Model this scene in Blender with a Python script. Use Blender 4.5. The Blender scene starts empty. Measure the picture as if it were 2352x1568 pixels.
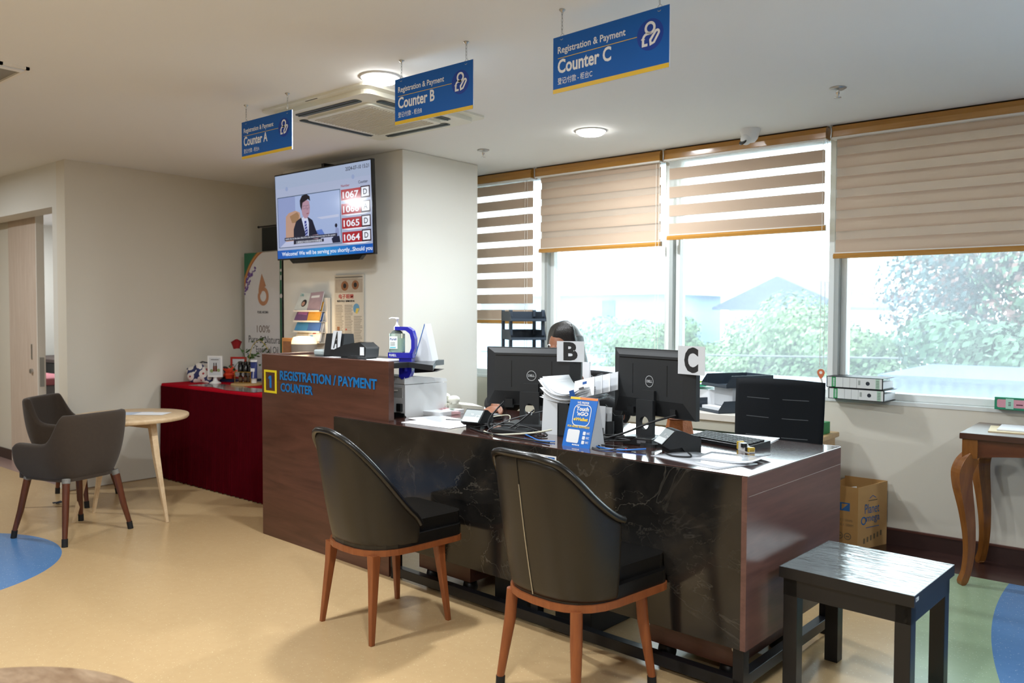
import bpy, math, random
import numpy as np
from mathutils import Matrix, Vector
R = math.radians
random.seed(7)
SC = bpy.context.scene
COL = SC.collection

# ------------------------------------------------------------------ camera, world, exposure
CAM_Z = 1.33
def make_camera():
    cam = bpy.data.cameras.new('camera'); cam.sensor_width = 36.0
    cam.lens = 1858.4 / 2352 * 36.0
    cam.dof.use_dof = True; cam.dof.focus_distance = 3.6; cam.dof.aperture_fstop = 3.2
    cam.clip_start = .05; cam.clip_end = 300
    o = bpy.data.objects.new('camera', cam); COL.objects.link(o)
    # looks 129.47 deg round from +x (to the window wall's left), 1.92 deg down, 0.2 deg of roll
    pitch, roll, yaw = R(1.9186), R(0.199), R(129.4743)
    f = Vector((math.cos(yaw)*math.cos(pitch), math.sin(yaw)*math.cos(pitch), -math.sin(pitch)))
    r = Vector((math.sin(yaw), -math.cos(yaw), 0))
    u = r.cross(f)
    r2 = r*math.cos(roll) + u*math.sin(roll)
    u2 = u*math.cos(roll) - r*math.sin(roll)
    m = Matrix((r2, u2, -f)).transposed().to_4x4()
    m.translation = (0, 0, CAM_Z)
    o.matrix_world = m
    SC.camera = o
make_camera()

world = bpy.data.worlds.new('overcast_sky'); SC.world = world; world.use_nodes = True
wn = world.node_tree; wn.nodes.clear()
wo = wn.nodes.new('ShaderNodeOutputWorld'); wb = wn.nodes.new('ShaderNodeBackground')
wb.inputs[0].default_value = (.83, .935, 1.0, 1); wb.inputs[1].default_value = 7.5
wn.links.new(wb.outputs[0], wo.inputs[0])
SC.view_settings.view_transform = 'Standard'; SC.view_settings.look = 'None'
SC.view_settings.exposure = 0.42; SC.view_settings.gamma = 1.0
SC.view_settings.use_curve_mapping = False
LAMP_POWER = 25.0           # each ceiling downlight
LAMP_COLOR = (.885, .95, 1.0)
LAMP_SPOTS = [(-2.97, 2.61), (-2.82, 4.18), (-3.0, .9), (-.9, 1.0), (-7.3, 1.17), (-.6, -1.2), (-3.4, -1.2), (1.3, 2.6), (-10.2, 3.6)]  # visible lamps first, then unseen ones added for light, one inferred from a reflection

# ------------------------------------------------------------------ materials
def lin(h):
    if not isinstance(h, str): return tuple(h)
    h = h.lstrip('#'); c = [int(h[i:i+2], 16)/255 for i in (0, 2, 4)]
    return tuple(x/12.92 if x <= .04045 else ((x+.055)/1.055)**2.4 for x in c)
def new_mat(name):
    m = bpy.data.materials.new(name); m.use_nodes = True
    nt = m.node_tree; nt.nodes.clear()
    out = nt.nodes.new('ShaderNodeOutputMaterial'); b = nt.nodes.new('ShaderNodeBsdfPrincipled')
    nt.links.new(b.outputs[0], out.inputs[0])
    return m, nt, b, out
def node(nt, t, **k):
    n = nt.nodes.new(t)
    for a, v in k.items():
        if a.startswith('i_'): n.inputs[int(a[2:])].default_value = v
        else: setattr(n, a, v)
    return n
def mixc(nt, fac, a, b, typ='MIX'):
    n = nt.nodes.new('ShaderNodeMixRGB'); n.blend_type = typ
    for i, v in ((0, fac), (1, a), (2, b)):
        if hasattr(v, 'links'): nt.links.new(v, n.inputs[i])
        elif i == 0: n.inputs[0].default_value = v
        else: n.inputs[i].default_value = (*lin(v), 1)
    return n.outputs[0]
def mth(nt, op, a, b=None, c=None):
    n = nt.nodes.new('ShaderNodeMath'); n.operation = op
    for i, v in enumerate((a, b, c)):
        if v is None: continue
        if hasattr(v, 'links'): nt.links.new(v, n.inputs[i])
        else: n.inputs[i].default_value = v
    return n.outputs[0]
def ramp(nt, f, stops):
    n = nt.nodes.new('ShaderNodeValToRGB'); nt.links.new(f, n.inputs[0])
    e = n.color_ramp.elements
    while len(e) < len(stops): e.new(.5)
    for x, (p, c) in zip(e, stops):
        x.position = p; x.color = (*lin(c), 1) if not isinstance(c, float) else (c, c, c, 1)
    return n.outputs[0]
def coords(nt, scale=(1, 1, 1), obj=True):
    t = nt.nodes.new('ShaderNodeTexCoord'); mp = nt.nodes.new('ShaderNodeMapping')
    mp.inputs[3].default_value = scale
    nt.links.new(t.outputs['Object'], mp.inputs[0]); return mp.outputs[0]
def noise(nt, vec, scale, detail=3, rough=.5, dist=0):
    n = nt.nodes.new('ShaderNodeTexNoise'); n.inputs['Scale'].default_value = scale
    n.inputs['Detail'].default_value = detail; n.inputs['Roughness'].default_value = rough; n.inputs['Distortion'].default_value = dist
    if vec is not None: nt.links.new(vec, n.inputs['Vector'])
    return n.outputs[0]
def bump(nt, b, h, strength=.2, dist=.01):
    n = nt.nodes.new('ShaderNodeBump'); n.inputs['Strength'].default_value = strength; n.inputs['Distance'].default_value = dist
    nt.links.new(h, n.inputs['Height']); nt.links.new(n.outputs[0], b.inputs['Normal'])
MATS = {}
def M(name, col='#808080', rough=.5, metal=0., spec=.5, var=.06, vs=9, bmp=0., bs=60, coat=0., emit=0., ecol=None, sheen=0., trans=0., alpha=1.):
    if name in MATS: return MATS[name]
    m, nt, b, out = new_mat(name); c = lin(col)
    v = coords(nt)
    n = noise(nt, v, vs)
    base = mixc(nt, n, tuple(max(0, x*(1-var)) for x in c), tuple(min(1, x*(1+var)) for x in c))
    nt.links.new(base, b.inputs['Base Color'])
    b.inputs['Roughness'].default_value = rough; b.inputs['Metallic'].default_value = metal
    b.inputs['Specular IOR Level'].default_value = spec
    b.inputs['Coat Weight'].default_value = coat; b.inputs['Coat Roughness'].default_value = .06
    b.inputs['Sheen Weight'].default_value = sheen
    b.inputs['Transmission Weight'].default_value = trans; b.inputs['Alpha'].default_value = alpha
    if emit:
        b.inputs['Emission Color'].default_value = (*lin(ecol or col), 1); b.inputs['Emission Strength'].default_value = emit
    if bmp: bump(nt, b, noise(nt, v, bs, 4), bmp)
    MATS[name] = m; return m
def wood(name, a, b_, rough=.35, scale=(1.2, 14, 14), coat=0., dist=1.2, spec=.5, fine=.5, bmp=.04, rings=2.2):
    if name in MATS: return MATS[name]
    m, nt, b, out = new_mat(name)
    v = coords(nt, scale)
    n1 = noise(nt, v, rings, 4, .55, dist); n2 = noise(nt, v, 11, 3, .6, .3)
    f = mth(nt, 'ADD', mth(nt, 'MULTIPLY', n1, 1-fine*.5), mth(nt, 'MULTIPLY', n2, fine*.5))
    c = ramp(nt, f, [(.30, a), (.52, tuple((x+y)/2 for x, y in zip(lin(a), lin(b_)))), (.72, b_)])
    nt.links.new(c, b.inputs['Base Color']); b.inputs['Roughness'].default_value = rough
    b.inputs['Coat Weight'].default_value = coat; b.inputs['Coat Roughness'].default_value = .08; b.inputs['Specular IOR Level'].default_value = spec
    if bmp: bump(nt, b, n2, bmp, .004)
    MATS[name] = m; return m

WALL = M('cream_wall_paint', '#dbd5c7', .75, var=.025, vs=1.5, bmp=.03, bs=180, spec=.25)
CEIL = M('white_ceiling_paint', '#e9e9e7', .85, var=.015, vs=1, spec=.2)
COLWH = M('white_column_paint', '#dddbd3', .7, var=.02, vs=1.5, spec=.25)
SKIRT = M('dark_brown_skirting', '#3a2420', .45, var=.1)
FRAMEW = M('white_window_aluminium', '#dfe3e1', .4, var=.02)
FRAMEG = M('grey_window_aluminium', '#a9aeac', .4, var=.02)
CARAMEL = wood('caramel_wood_foil', '#a9762f', '#bd8a45', .22, (1, 20, 20), coat=.4, bmp=0)
TRIMW = M('white_plastic_trim', '#e8e2d8', .4, var=.02)
STEEL = M('brushed_steel', '#b8b8b6', .3, 1.0, var=.05)
CHROME = M('chrome', '#d8d8d8', .12, 1.0, var=.02)
DARKMET = M('dark_metal', '#4a4a48', .4, .8)
BLK = M('black_plastic', '#17181a', .42, var=.12)
BLKM = M('matt_black_plastic', '#1d1f21', .6, var=.1)
BLKG = M('glossy_black_plastic', '#0c0d0f', .15, var=.1)
BLKMET = M('black_painted_metal', '#191a1e', .35, .3, var=.1)
RUB = M('black_rubber', '#101010', .75)
WHT = M('white_plastic', '#e8e9e9', .35, var=.02)
WHT2 = M('ivory_plastic', '#dcdacb', .4, var=.03)
PAPER = M('white_paper', '#e9ebee', .8, var=.02, spec=.2)
PAPER2 = M('grey_white_paper', '#d3d6da', .8, var=.03, spec=.2)
INK = M('black_ink', '#1c1b1b', .7, var=.05)
GREYINK = M('grey_ink', '#5c5c60', .7)
BLUE = M('sign_blue', '#1059ab', .5, var=.02, spec=.25)
BLUED = M('sign_dark_blue', '#1d3f98', .5, var=.02, spec=.25)
YEL = M('sign_yellow', '#d9b224', .4, var=.02)
LETW = M('white_lettering', '#dfe1e4', .5, var=.01)
LETB = M('blue_acrylic_lettering', '#1673b8', .4, var=.03)
LETY = M('yellow_acrylic_frame', '#e3cf1f', .4, var=.03)
PURB = M('deep_blue_plastic', '#1b1fa0', .22, var=.06, coat=.3)
GREEN = M('green_card', '#1f8f4d', .5, var=.05)
LIME = M('lime_green_plastic', '#8fd02a', .4)
BROWNLAM = wood('dark_walnut_laminate', '#472b21', '#643f32', .33, (.8, 6, 9), rings=1.5, dist=1.6, bmp=.02)
DESKTOP = wood('dark_walnut_gloss_top', '#412620', '#4c2e28', .14, (.8, 5, 5), coat=1., bmp=0, fine=.1)
ENDLAM = wood('walnut_end_laminate', '#543934', '#74524a', .3, (6, .8, 9), rings=1.4, dist=1.8, bmp=.02)
LEATH = M('black_leather', '#131211', .28, var=.2, bmp=.05, bs=240, coat=.15)
LEATHB = M('dark_brown_black_leather', '#211d17', .36, var=.12, vs=5, bmp=.04, bs=260)
TEAKR = wood('reddish_teak', '#7a4121', '#96552c', .4, (14, 14, 1.5), bmp=.05)
WALNUTLEG = wood('walnut_leg', '#4a2414', '#693822', .35, (14, 14, 1.5), bmp=.04)
MAPLE = wood('pale_maple', '#c8a983', '#dcc4a0', .45, (2, 10, 10), bmp=.03)
PALEDOOR = wood('pale_ash_door', '#c7b3a2', '#d9c9ba', .5, (16, 16, .9), bmp=.02)
HONEY = wood('honey_wood', '#6f4014', '#98602a', .25, (8, 8, 1.2), coat=.3, bmp=.02)
BEECH = wood('beech_cabinet', '#c79f6c', '#d9b888', .4, (1.5, 9, 9), bmp=.02)
FABG = M('taupe_grey_fabric', '#42382f', .95, var=.12, vs=60, bmp=.25, bs=520, sheen=.15, spec=.1)
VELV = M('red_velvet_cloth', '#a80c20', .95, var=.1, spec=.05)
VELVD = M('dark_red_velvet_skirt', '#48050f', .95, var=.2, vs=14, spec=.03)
CARD = M('brown_cardboard', '#b98d54', .75, var=.06)
CARDL = M('light_cardboard_side', '#c59c66', .75, var=.05)
SKIN = M('warm_brown_skin', '#8a5a41', .5, var=.08, spec=.35)
HAIR = M('black_hair', '#17120f', .38, var=.3, vs=40, bmp=.3, bs=200)
JACK = M('black_jacket_cloth', '#17181a', .85, var=.15, bmp=.2, bs=300)
GLASSG = M('clear_gel_bottle', '#d8ece4', .08, trans=.85, var=.02)

def marble():
    m, nt, b, out = new_mat('black_marble_panel')
    v = coords(nt, (1, 1, 1))
    cl = noise(nt, v, 3.2, 5, .6, .6)
    base = ramp(nt, cl, [(.35, '#0f0f0f'), (.55, '#211f1d'), (.75, '#363029')])
    def vein(scale, rot, width, det):
        mp = nt.nodes.new('ShaderNodeMapping'); mp.inputs[2].default_value = rot; mp.inputs[3].default_value = (1, 1, 1.8)
        nt.links.new(v, mp.inputs[0])
        d = noise(nt, mp.outputs[0], scale, det, .6, .8)
        a = mth(nt, 'ABSOLUTE', mth(nt, 'SUBTRACT', d, .5))
        return mth(nt, 'SUBTRACT', 1.0, mth(nt, 'MINIMUM', mth(nt, 'DIVIDE', a, width), 1.0))
    v1 = vein(1.3, (0, .7, 0), .007, 6); v2 = vein(2.6, (0, -.5, .3), .005, 5)
    mask = ramp(nt, noise(nt, v, 2.0, 2), [(.45, 0.05), (.66, 1.0)])
    vv = mth(nt, 'MULTIPLY', mth(nt, 'MINIMUM', mth(nt, 'ADD', v1, mth(nt, 'MULTIPLY', v2, .7)), 1.0), mask)
    c = mixc(nt, mth(nt, 'MULTIPLY', vv, .65), base, '#6f695f')
    nt.links.new(c, b.inputs['Base Color']); b.inputs['Roughness'].default_value = .13; b.inputs['Specular IOR Level'].default_value = .55
    return m
MARBLE = marble()

def floor_mat():
    m, nt, b, out = new_mat('speckled_vinyl_floor')
    g = nt.nodes.new('ShaderNodeNewGeometry'); s = nt.nodes.new('ShaderNodeSeparateXYZ'); nt.links.new(g.outputs['Position'], s.inputs[0])
    X, Y = s.outputs[0], s.outputs[1]; P = g.outputs['Position']
    def dist(cx, cy):
        dx = mth(nt, 'SUBTRACT', X, cx); dy = mth(nt, 'SUBTRACT', Y, cy)
        return mth(nt, 'SQRT', mth(nt, 'ADD', mth(nt, 'MULTIPLY', dx, dx), mth(nt, 'MULTIPLY', dy, dy)))
    big = noise(nt, P, 1.6, 3); mid = noise(nt, P, 26, 4, .6)
    def speck(ca, cb, cs):
        c = mixc(nt, mth(nt, 'MULTIPLY', mth(nt, 'ADD', big, mid), .5), ca, cb)
        vo = nt.nodes.new('ShaderNodeTexVoronoi'); vo.inputs['Scale'].default_value = 95; nt.links.new(P, vo.inputs['Vector'])
        d = mth(nt, 'LESS_THAN', vo.outputs['Distance'], mth(nt, 'MULTIPLY', mth(nt, 'GREATER_THAN', noise(nt, P, 60, 0), .56), .22))
        return mixc(nt, mth(nt, 'MULTIPLY', d, .55), c, cs)
    beige = speck('#bd9c70', '#ceb184', '#e0cca2')
    blue = speck('#4a78ad', '#5f8dc0', '#a8c4de')
    green = speck('#8fa786', '#a2b898', '#cdd9bd')
    pink = speck('#9c7f77', '#a98d85', '#b9a099')
    vd = node(nt, 'ShaderNodeMapping'); nt.links.new(P, vd.inputs[0]); vd.inputs[3].default_value = (1.5, 9, 1)
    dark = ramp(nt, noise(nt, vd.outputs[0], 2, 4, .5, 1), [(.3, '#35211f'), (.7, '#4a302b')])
    gm = mth(nt, 'LESS_THAN', dist(3.55, 4.55), 4.52)
    bm = mth(nt, 'LESS_THAN', dist(3.684, 4.506), 4.307)
    lm = mth(nt, 'LESS_THAN', dist(-5.04, 1.155), .75)
    c = mixc(nt, gm, beige, green); c = mixc(nt, bm, c, blue); c = mixc(nt, lm, c, blue)
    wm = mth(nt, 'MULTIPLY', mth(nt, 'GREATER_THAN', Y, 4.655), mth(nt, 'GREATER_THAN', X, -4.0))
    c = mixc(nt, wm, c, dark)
    pm = mth(nt, 'MULTIPLY', mth(nt, 'GREATER_THAN', Y, 2.56), mth(nt, 'LESS_THAN', X, -6.42))
    c = mixc(nt, pm, c, pink)
    nt.links.new(c, b.inputs['Base Color'])
    rr = mth(nt, 'MULTIPLY_ADD', big, .02, .25)
    nt.links.new(rr, b.inputs['Roughness']); b.inputs['Specular IOR Level'].default_value = .5
    return m
FLOOR = floor_mat()

def pane_mat():
    m, nt, b, out = new_mat('window_glass'); nt.nodes.remove(b)
    tr = nt.nodes.new('ShaderNodeBsdfTransparent'); tr.inputs[0].default_value = (.93, .97, .96, 1)
    gl = nt.nodes.new('ShaderNodeBsdfGlossy'); gl.inputs['Roughness'].default_value = .02
    tl = nt.nodes.new('ShaderNodeBsdfTranslucent'); tl.inputs[0].default_value = (.93, .97, 1, 1)
    lw = nt.nodes.new('ShaderNodeFresnel'); lw.inputs[0].default_value = 1.45
    t = nt.nodes.new('ShaderNodeTexCoord')
    haze_veil = mth(nt, 'MULTIPLY_ADD', noise(nt, t.outputs['Object'], 2.5, 4), .05, .045)  # milky layer added to wash out the outside view like haze
    m1 = nt.nodes.new('ShaderNodeMixShader'); m2 = nt.nodes.new('ShaderNodeMixShader')
    nt.links.new(haze_veil, m1.inputs[0]); nt.links.new(tr.outputs[0], m1.inputs[1]); nt.links.new(tl.outputs[0], m1.inputs[2])
    nt.links.new(lw.outputs[0], m2.inputs[0]); nt.links.new(m1.outputs[0], m2.inputs[1]); nt.links.new(gl.outputs[0], m2.inputs[2])
    nt.links.new(m2.outputs[0], out.inputs[0]); return m
PANE = pane_mat()
def cloth_mat(name, col, transl, transp, weave=900):
    m, nt, b, out = new_mat(name); nt.nodes.remove(b)
    d = nt.nodes.new('ShaderNodeBsdfDiffuse'); tl = nt.nodes.new('ShaderNodeBsdfTranslucent'); tr = nt.nodes.new('ShaderNodeBsdfTransparent')
    v = coords(nt); n = noise(nt, v, weave, 2)
    c = mixc(nt, n, tuple(x*.93 for x in lin(col)), tuple(min(1, x*1.05) for x in lin(col)))
    nt.links.new(c, d.inputs[0]); nt.links.new(c, tl.inputs[0])
    m1 = nt.nodes.new('ShaderNodeMixShader'); m2 = nt.nodes.new('ShaderNodeMixShader')
    m1.inputs[0].default_value = transl; m2.inputs[0].default_value = transp
    nt.links.new(d.outputs[0], m1.inputs[1]); nt.links.new(tl.outputs[0], m1.inputs[2])
    nt.links.new(m1.outputs[0], m2.inputs[1]); nt.links.new(tr.outputs[0], m2.inputs[2])
    nt.links.new(m2.outputs[0], out.inputs[0]); return m
BLINDBAND = cloth_mat('beige_blind_fabric', '#c3ac97', .11, 0)
BLINDSHEER = cloth_mat('sheer_blind_voile', '#e8e4dc', .6, .62)

# ------------------------------------------------------------------ mesh builder
class MB:
    def __init__(s):
        s.v = []; s.f = []; s.mi = []; s.sm = []; s.mats = []; s.T = Matrix()
    def slot(s, m):
        if m not in s.mats: s.mats.append(m)
        return s.mats.index(m)
    def add(s, vs, fs, m, smooth=False):
        b = len(s.v); k = s.slot(m)
        s.v += [tuple(s.T @ Vector(p)) for p in vs]
        for f in fs:
            s.f.append(tuple(i+b for i in f)); s.mi.append(k); s.sm.append(smooth)
        return s
    def box(s, x0, x1, y0, y1, z0, z1, m):
        v = [(x, y, z) for z in (z0, z1) for y in (y0, y1) for x in (x0, x1)]
        return s.add(v, [(0, 2, 3, 1), (4, 5, 7, 6), (0, 1, 5, 4), (2, 6, 7, 3), (0, 4, 6, 2), (1, 3, 7, 5)], m)
    def prism(s, pts, z0, z1, m, axis='z', smooth=False):
        n = len(pts)
        def p(a, b, c): return (a, b, c) if axis == 'z' else ((a, c, b) if axis == 'y' else (c, a, b))
        v = [p(a, b, z0) for a, b in pts] + [p(a, b, z1) for a, b in pts]
        s.add(v, [tuple(reversed(range(n))), tuple(range(n, 2*n))], m)
        return s.add(v, [(i, (i+1) % n, n+(i+1) % n, n+i) for i in range(n)], m, smooth)
    def lathe(s, prof, m, seg=24, c=(0, 0, 0), smooth=True, sx=1, sy=1):
        v = []; f = []
        for r, z in prof:
            for i in range(seg):
                a = 2*math.pi*i/seg; v.append((c[0]+r*sx*math.cos(a), c[1]+r*sy*math.sin(a), c[2]+z))
        for j in range(len(prof)-1):
            for i in range(seg):
                i2 = (i+1) % seg; f.append((j*seg+i, j*seg+i2, (j+1)*seg+i2, (j+1)*seg+i))
        s.add(v, f, m, smooth)
        n = len(prof)
        if prof[0][0] > 1e-4: s.add(v[:seg], [tuple(reversed(range(seg)))], m)
        if prof[-1][0] > 1e-4: s.add(v[(n-1)*seg:], [tuple(range(seg))], m)
        return s
    def cyl(s, c, r, h, m, seg=20, r2=None):
        return s.lathe([(r, 0), (r if r2 is None else r2, h)], m, seg, c)
    def tube(s, pts, rad, m, seg=8, closed=False, smooth=True):
        pts = [Vector(p) for p in pts]; n = len(pts); v = []; f = []
        rad = rad if isinstance(rad, (list, tuple)) else [rad]*n
        up = None
        for i, p in enumerate(pts):
            d = ((pts[(i+1) % n] if closed or i < n-1 else p) - (pts[i-1] if closed or i > 0 else p)).normalized()
            if up is None:
                up = Vector((0, 0, 1)) if abs(d.z) < .9 else Vector((1, 0, 0))
            a = d.cross(up)
            a = a.normalized() if a.length > 1e-6 else d.orthogonal().normalized()
            b2 = a.cross(d).normalized(); up = b2
            for k in range(seg):
                t = 2*math.pi*(k+.5)/seg; v.append(tuple(p + a*math.cos(t)*rad[i] + b2*math.sin(t)*rad[i]))
        for i in range(n if closed else n-1):
            j = (i+1) % n
            for k in range(seg):
                k2 = (k+1) % seg; f.append((i*seg+k, i*seg+k2, j*seg+k2, j*seg+k))
        s.add(v, f, m, smooth)
        if not closed:
            s.add(v[:seg], [tuple(reversed(range(seg)))], m); s.add(v[(n-1)*seg:], [tuple(range(seg))], m)
        return s
    def ell(s, c, r, m, seg=20, rings=12, fn=None):
        v = []; f = []
        for j in range(rings+1):
            th = math.pi*j/rings
            for i in range(seg):
                a = 2*math.pi*i/seg
                p = (math.sin(th)*math.cos(a), math.sin(th)*math.sin(a), math.cos(th))
                if fn: p = fn(*p)
                v.append((c[0]+r[0]*p[0], c[1]+r[1]*p[1], c[2]+r[2]*p[2]))
        for j in range(rings):
            for i in range(seg):
                i2 = (i+1) % seg; f.append((j*seg+i, (j+1)*seg+i, (j+1)*seg+i2, j*seg+i2))
        return s.add(v, f, m, True)
    def grid(s, fn, nu, nv, m, smooth=True, closed_u=False):
        v = [fn(i/nu, j/nv) for j in range(nv+1) for i in range(nu+1)]
        f = [(j*(nu+1)+i, j*(nu+1)+i+1, (j+1)*(nu+1)+i+1, (j+1)*(nu+1)+i) for j in range(nv) for i in range(nu)]
        return s.add(v, f, m, smooth)
    # flat shapes in the plane set by self.plane()
    def plane(s, o, xd, yd):
        xd = Vector(xd).normalized(); yd = Vector(yd).normalized(); n = xd.cross(yd).normalized()
        yd = n.cross(xd)
        s.T = Matrix((xd, yd, n)).transposed().to_4x4(); s.T.translation = Vector(o); return s
    def rect(s, x0, y0, x1, y1, m, z=0): return s.add([(x0, y0, z), (x1, y0, z), (x1, y1, z), (x0, y1, z)], [(0, 1, 2, 3)], m)
    def poly(s, pts, m, z=0): return s.add([(x, y, z) for x, y in pts], [tuple(range(len(pts)))], m)
    def disc(s, cx, cy, r, m, z=0, seg=32, ry=None): return s.poly([(cx+r*math.cos(2*math.pi*i/seg), cy+(ry or r)*math.sin(2*math.pi*i/seg)) for i in range(seg)], m, z)
    def stroke(s, pts, w, m, z=0, closed=False):
        n = len(pts); P = [Vector((p[0], p[1])) for p in pts]; v = []
        for i in range(n):
            a = P[i-1] if (closed or i > 0) else P[i]; b = P[(i+1) % n] if (closed or i < n-1) else P[i]
            d = (b-a).normalized(); q = Vector((-d.y, d.x))*w/2
            k = 1.0
            if (closed or 0 < i < n-1):
                d1 = (P[i]-P[i-1]).normalized(); c = max(.5, abs(d1.dot(d))); k = 1/c
            v += [(P[i].x+q.x*k, P[i].y+q.y*k, z), (P[i].x-q.x*k, P[i].y-q.y*k, z)]
        f = [(2*i, 2*i+1, 2*((i+1) % n)+1, 2*((i+1) % n)) for i in range(n if closed else n-1)]
        return s.add(v, f, m)
    def text(s, txt, x, y, h, m, w=None, z=.0, bold=0., cap=None, align='l', mono=False):
        c = bpy.data.curves.new('tmp', 'FONT'); c.body = txt; c.size = 1.0; c.resolution_u = 3; c.offset = bold
        o = bpy.data.objects.new('tmp', c); COL.objects.link(o)
        dg = bpy.context.evaluated_depsgraph_get(); me = bpy.data.meshes.new_from_object(o.evaluated_get(dg))
        vs = [tuple(q.co) for q in me.vertices]; fs = [tuple(p.vertices) for p in me.polygons]
        bpy.data.objects.remove(o); bpy.data.curves.remove(c); bpy.data.meshes.remove(me)
        if not vs: return s
        x0 = min(q[0] for q in vs); x1 = max(q[0] for q in vs); y0 = min(q[1] for q in vs); y1 = max(q[1] for q in vs)
        if cap is None: ky = h/(y1-y0); yo = y0
        else: ky = h/cap; yo = 0                       # cap = cap height of the font, y is the base line
        kx = (w/(x1-x0)) if w else ky
        off = -(x1-x0)*kx/2 if align == 'c' else (-(x1-x0)*kx if align == 'r' else 0)
        return s.add([(x+off+(q[0]-x0)*kx, y+(q[1]-yo)*ky, z) for q in vs], fs, m)
    def build(s, name, parent=None, bevel=0., seg=2, subsurf=0, solid=0., loc=None, rot=0., offset=-1, sharp=35, remesh=0.):
        me = bpy.data.meshes.new(name); me.from_pydata(s.v, [], s.f)
        for m in s.mats: me.materials.append(m)
        me.polygons.foreach_set('material_index', s.mi); me.polygons.foreach_set('use_smooth', s.sm); me.update()
        o = bpy.data.objects.new(name, me); COL.objects.link(o)
        if parent is not None: o.parent = parent
        if loc is not None: o.location = loc
        if rot: o.rotation_euler = (0, 0, rot)
        if solid: q = o.modifiers.new('s', 'SOLIDIFY'); q.thickness = solid; q.offset = offset
        if remesh:
            q = o.modifiers.new('r', 'REMESH'); q.mode = 'VOXEL'; q.voxel_size = remesh; q.use_smooth_shade = True
            q = o.modifiers.new('sm', 'SMOOTH'); q.iterations = 4; q.factor = .5
        if bevel: q = o.modifiers.new('b', 'BEVEL'); q.width = bevel; q.segments = seg; q.limit_method = 'ANGLE'; q.angle_limit = R(sharp)
        if subsurf: q = o.modifiers.new('ss', 'SUBSURF'); q.levels = subsurf; q.render_levels = subsurf
        return o
def thing(name, label, cat, loc=(0, 0, 0), rot=0., group=None):
    o = bpy.data.objects.new(name, None); COL.objects.link(o); o.empty_display_size = .1
    o.location = loc; o.rotation_euler = (0, 0, rot) if not isinstance(rot, tuple) else rot
    return tag(o, label, cat, group)
def tag(o, label, cat, group=None):
    o['label'] = label; o['category'] = cat
    if group: o['group'] = group
    return o
def struct(o, label=None):
    o['kind'] = 'structure'
    if label: o['label'] = label
    return o
def dup(root, loc, rot, label):
    r = root.copy(); COL.objects.link(r); r.location = loc; r.rotation_euler = (0, 0, rot) if not isinstance(rot, tuple) else rot
    r['label'] = label
    for ch in list(root.children):
        c = ch.copy(); COL.objects.link(c); c.parent = r
        for g in list(ch.children):
            d = g.copy(); COL.objects.link(d); d.parent = c
    return r
# the desk stands turned 2.8 degrees to the window wall: u runs along its front, v into it
AK = R(-2.8024); KU = Vector((math.cos(AK), math.sin(AK), 0)); KV = Vector((-math.sin(AK), math.cos(AK), 0))
KO = Vector((-1.112, 2.617, 0))
def kw(u, v, z=0): p = KO + KU*u + KV*v; return (p.x, p.y, z)
def arc(cx, cy, r, a0, a1, n=12): return [(cx+r*math.cos(R(a0+(a1-a0)*i/n)), cy+r*math.sin(R(a0+(a1-a0)*i/n))) for i in range(n+1)]
def rrect(x0, y0, x1, y1, r, n=4):
    return arc(x1-r, y1-r, r, 0, 90, n) + arc(x0+r, y1-r, r, 90, 180, n) + arc(x0+r, y0+r, r, 180, 270, n) + arc(x1-r, y0+r, r, 270, 360, n)
def smooth_path(pts, n=8):
    P = [Vector(p) for p in pts]; out = []
    for i in range(len(P)-1):
        a = P[max(0, i-1)]; b = P[i]; c = P[i+1]; d = P[min(len(P)-1, i+2)]
        for k in range(n):
            t = k/n; out.append(.5*((2*b)+(c-a)*t+(2*a-5*b+4*c-d)*t*t+(3*b-a-3*c+d)*t**3))
    return out + [P[-1]]
def sstep(a, b, x):
    t = max(0., min(1., (x-a)/(b-a))); return t*t*(3-2*t)

# ------------------------------------------------------------------ the room
HC = 2.46          # ceiling
WY = 5.03          # inner face of the window wall
LX = -6.36         # left wall
b = MB(); b.box(-11.5, 4.5, -4, WY+.2, -.1, 0, FLOOR); struct(b.build('floor'))
b = MB(); b.box(-11.5, 4.5, -4, WY+.2, HC, HC+.12, CEIL); struct(b.build('ceiling'))
b = MB(); b.box(LX-.15, 4.5, WY, WY+.2, 0, .81, WALL); b.box(LX-.15, 4.5, WY-.004, WY+.2, .81, .832, FRAMEW)
b.box(LX-.15, -4.75, WY, WY+.2, .832, HC, WALL); b.box(2.6, 4.5, WY, WY+.2, .832, HC, WALL)
struct(b.build('wall_window'))
b = MB(); b.box(LX-.15, LX, 2.53, WY, 0, HC, WALL); struct(b.build('wall_left'))
# two small plaster dents in the left wall stay in its paint
DOOR_X1 = -6.59; DOOR_X0 = -9.0; DOOR_H = 2.13
b = MB(); b.box(DOOR_X1, LX-.15, 2.53, 2.75, 0, HC, COLWH); b.box(-11.5, DOOR_X1, 2.53, 2.70, DOOR_H, HC, COLWH)
b.box(-11.5, DOOR_X0, 2.53, 2.75, 0, DOOR_H, COLWH); struct(b.build('wall_door'))
b = MB(); b.box(DOOR_X0, -8.1, 2.75, 2.87, 0, HC, WALL); b.box(DOOR_X0, -8.1, 2.737, 2.75, 0, .09, SKIRT); struct(b.build('wall_recess'))
b = MB(); b.box(-11.5, -11.35, 2.75, 4.6, 0, HC, COLWH); struct(b.build('wall_treatment_left'))
b = MB(); b.box(-11.5, LX-.15, 4.6, 4.75, 0, HC, COLWH); struct(b.build('wall_treatment_back'))
b = MB(); b.box(-11.6, -11.5, -4, 2.75, 0, HC, WALL); struct(b.build('wall_far_left'))
b = MB(); b.box(-11.5, 4.5, -4.1, -4, 0, HC, WALL); struct(b.build('wall_back'))
b = MB(); b.box(4.5, 4.6, -4, WY+.2, 0, HC, WALL); struct(b.build('wall_right'))
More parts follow.
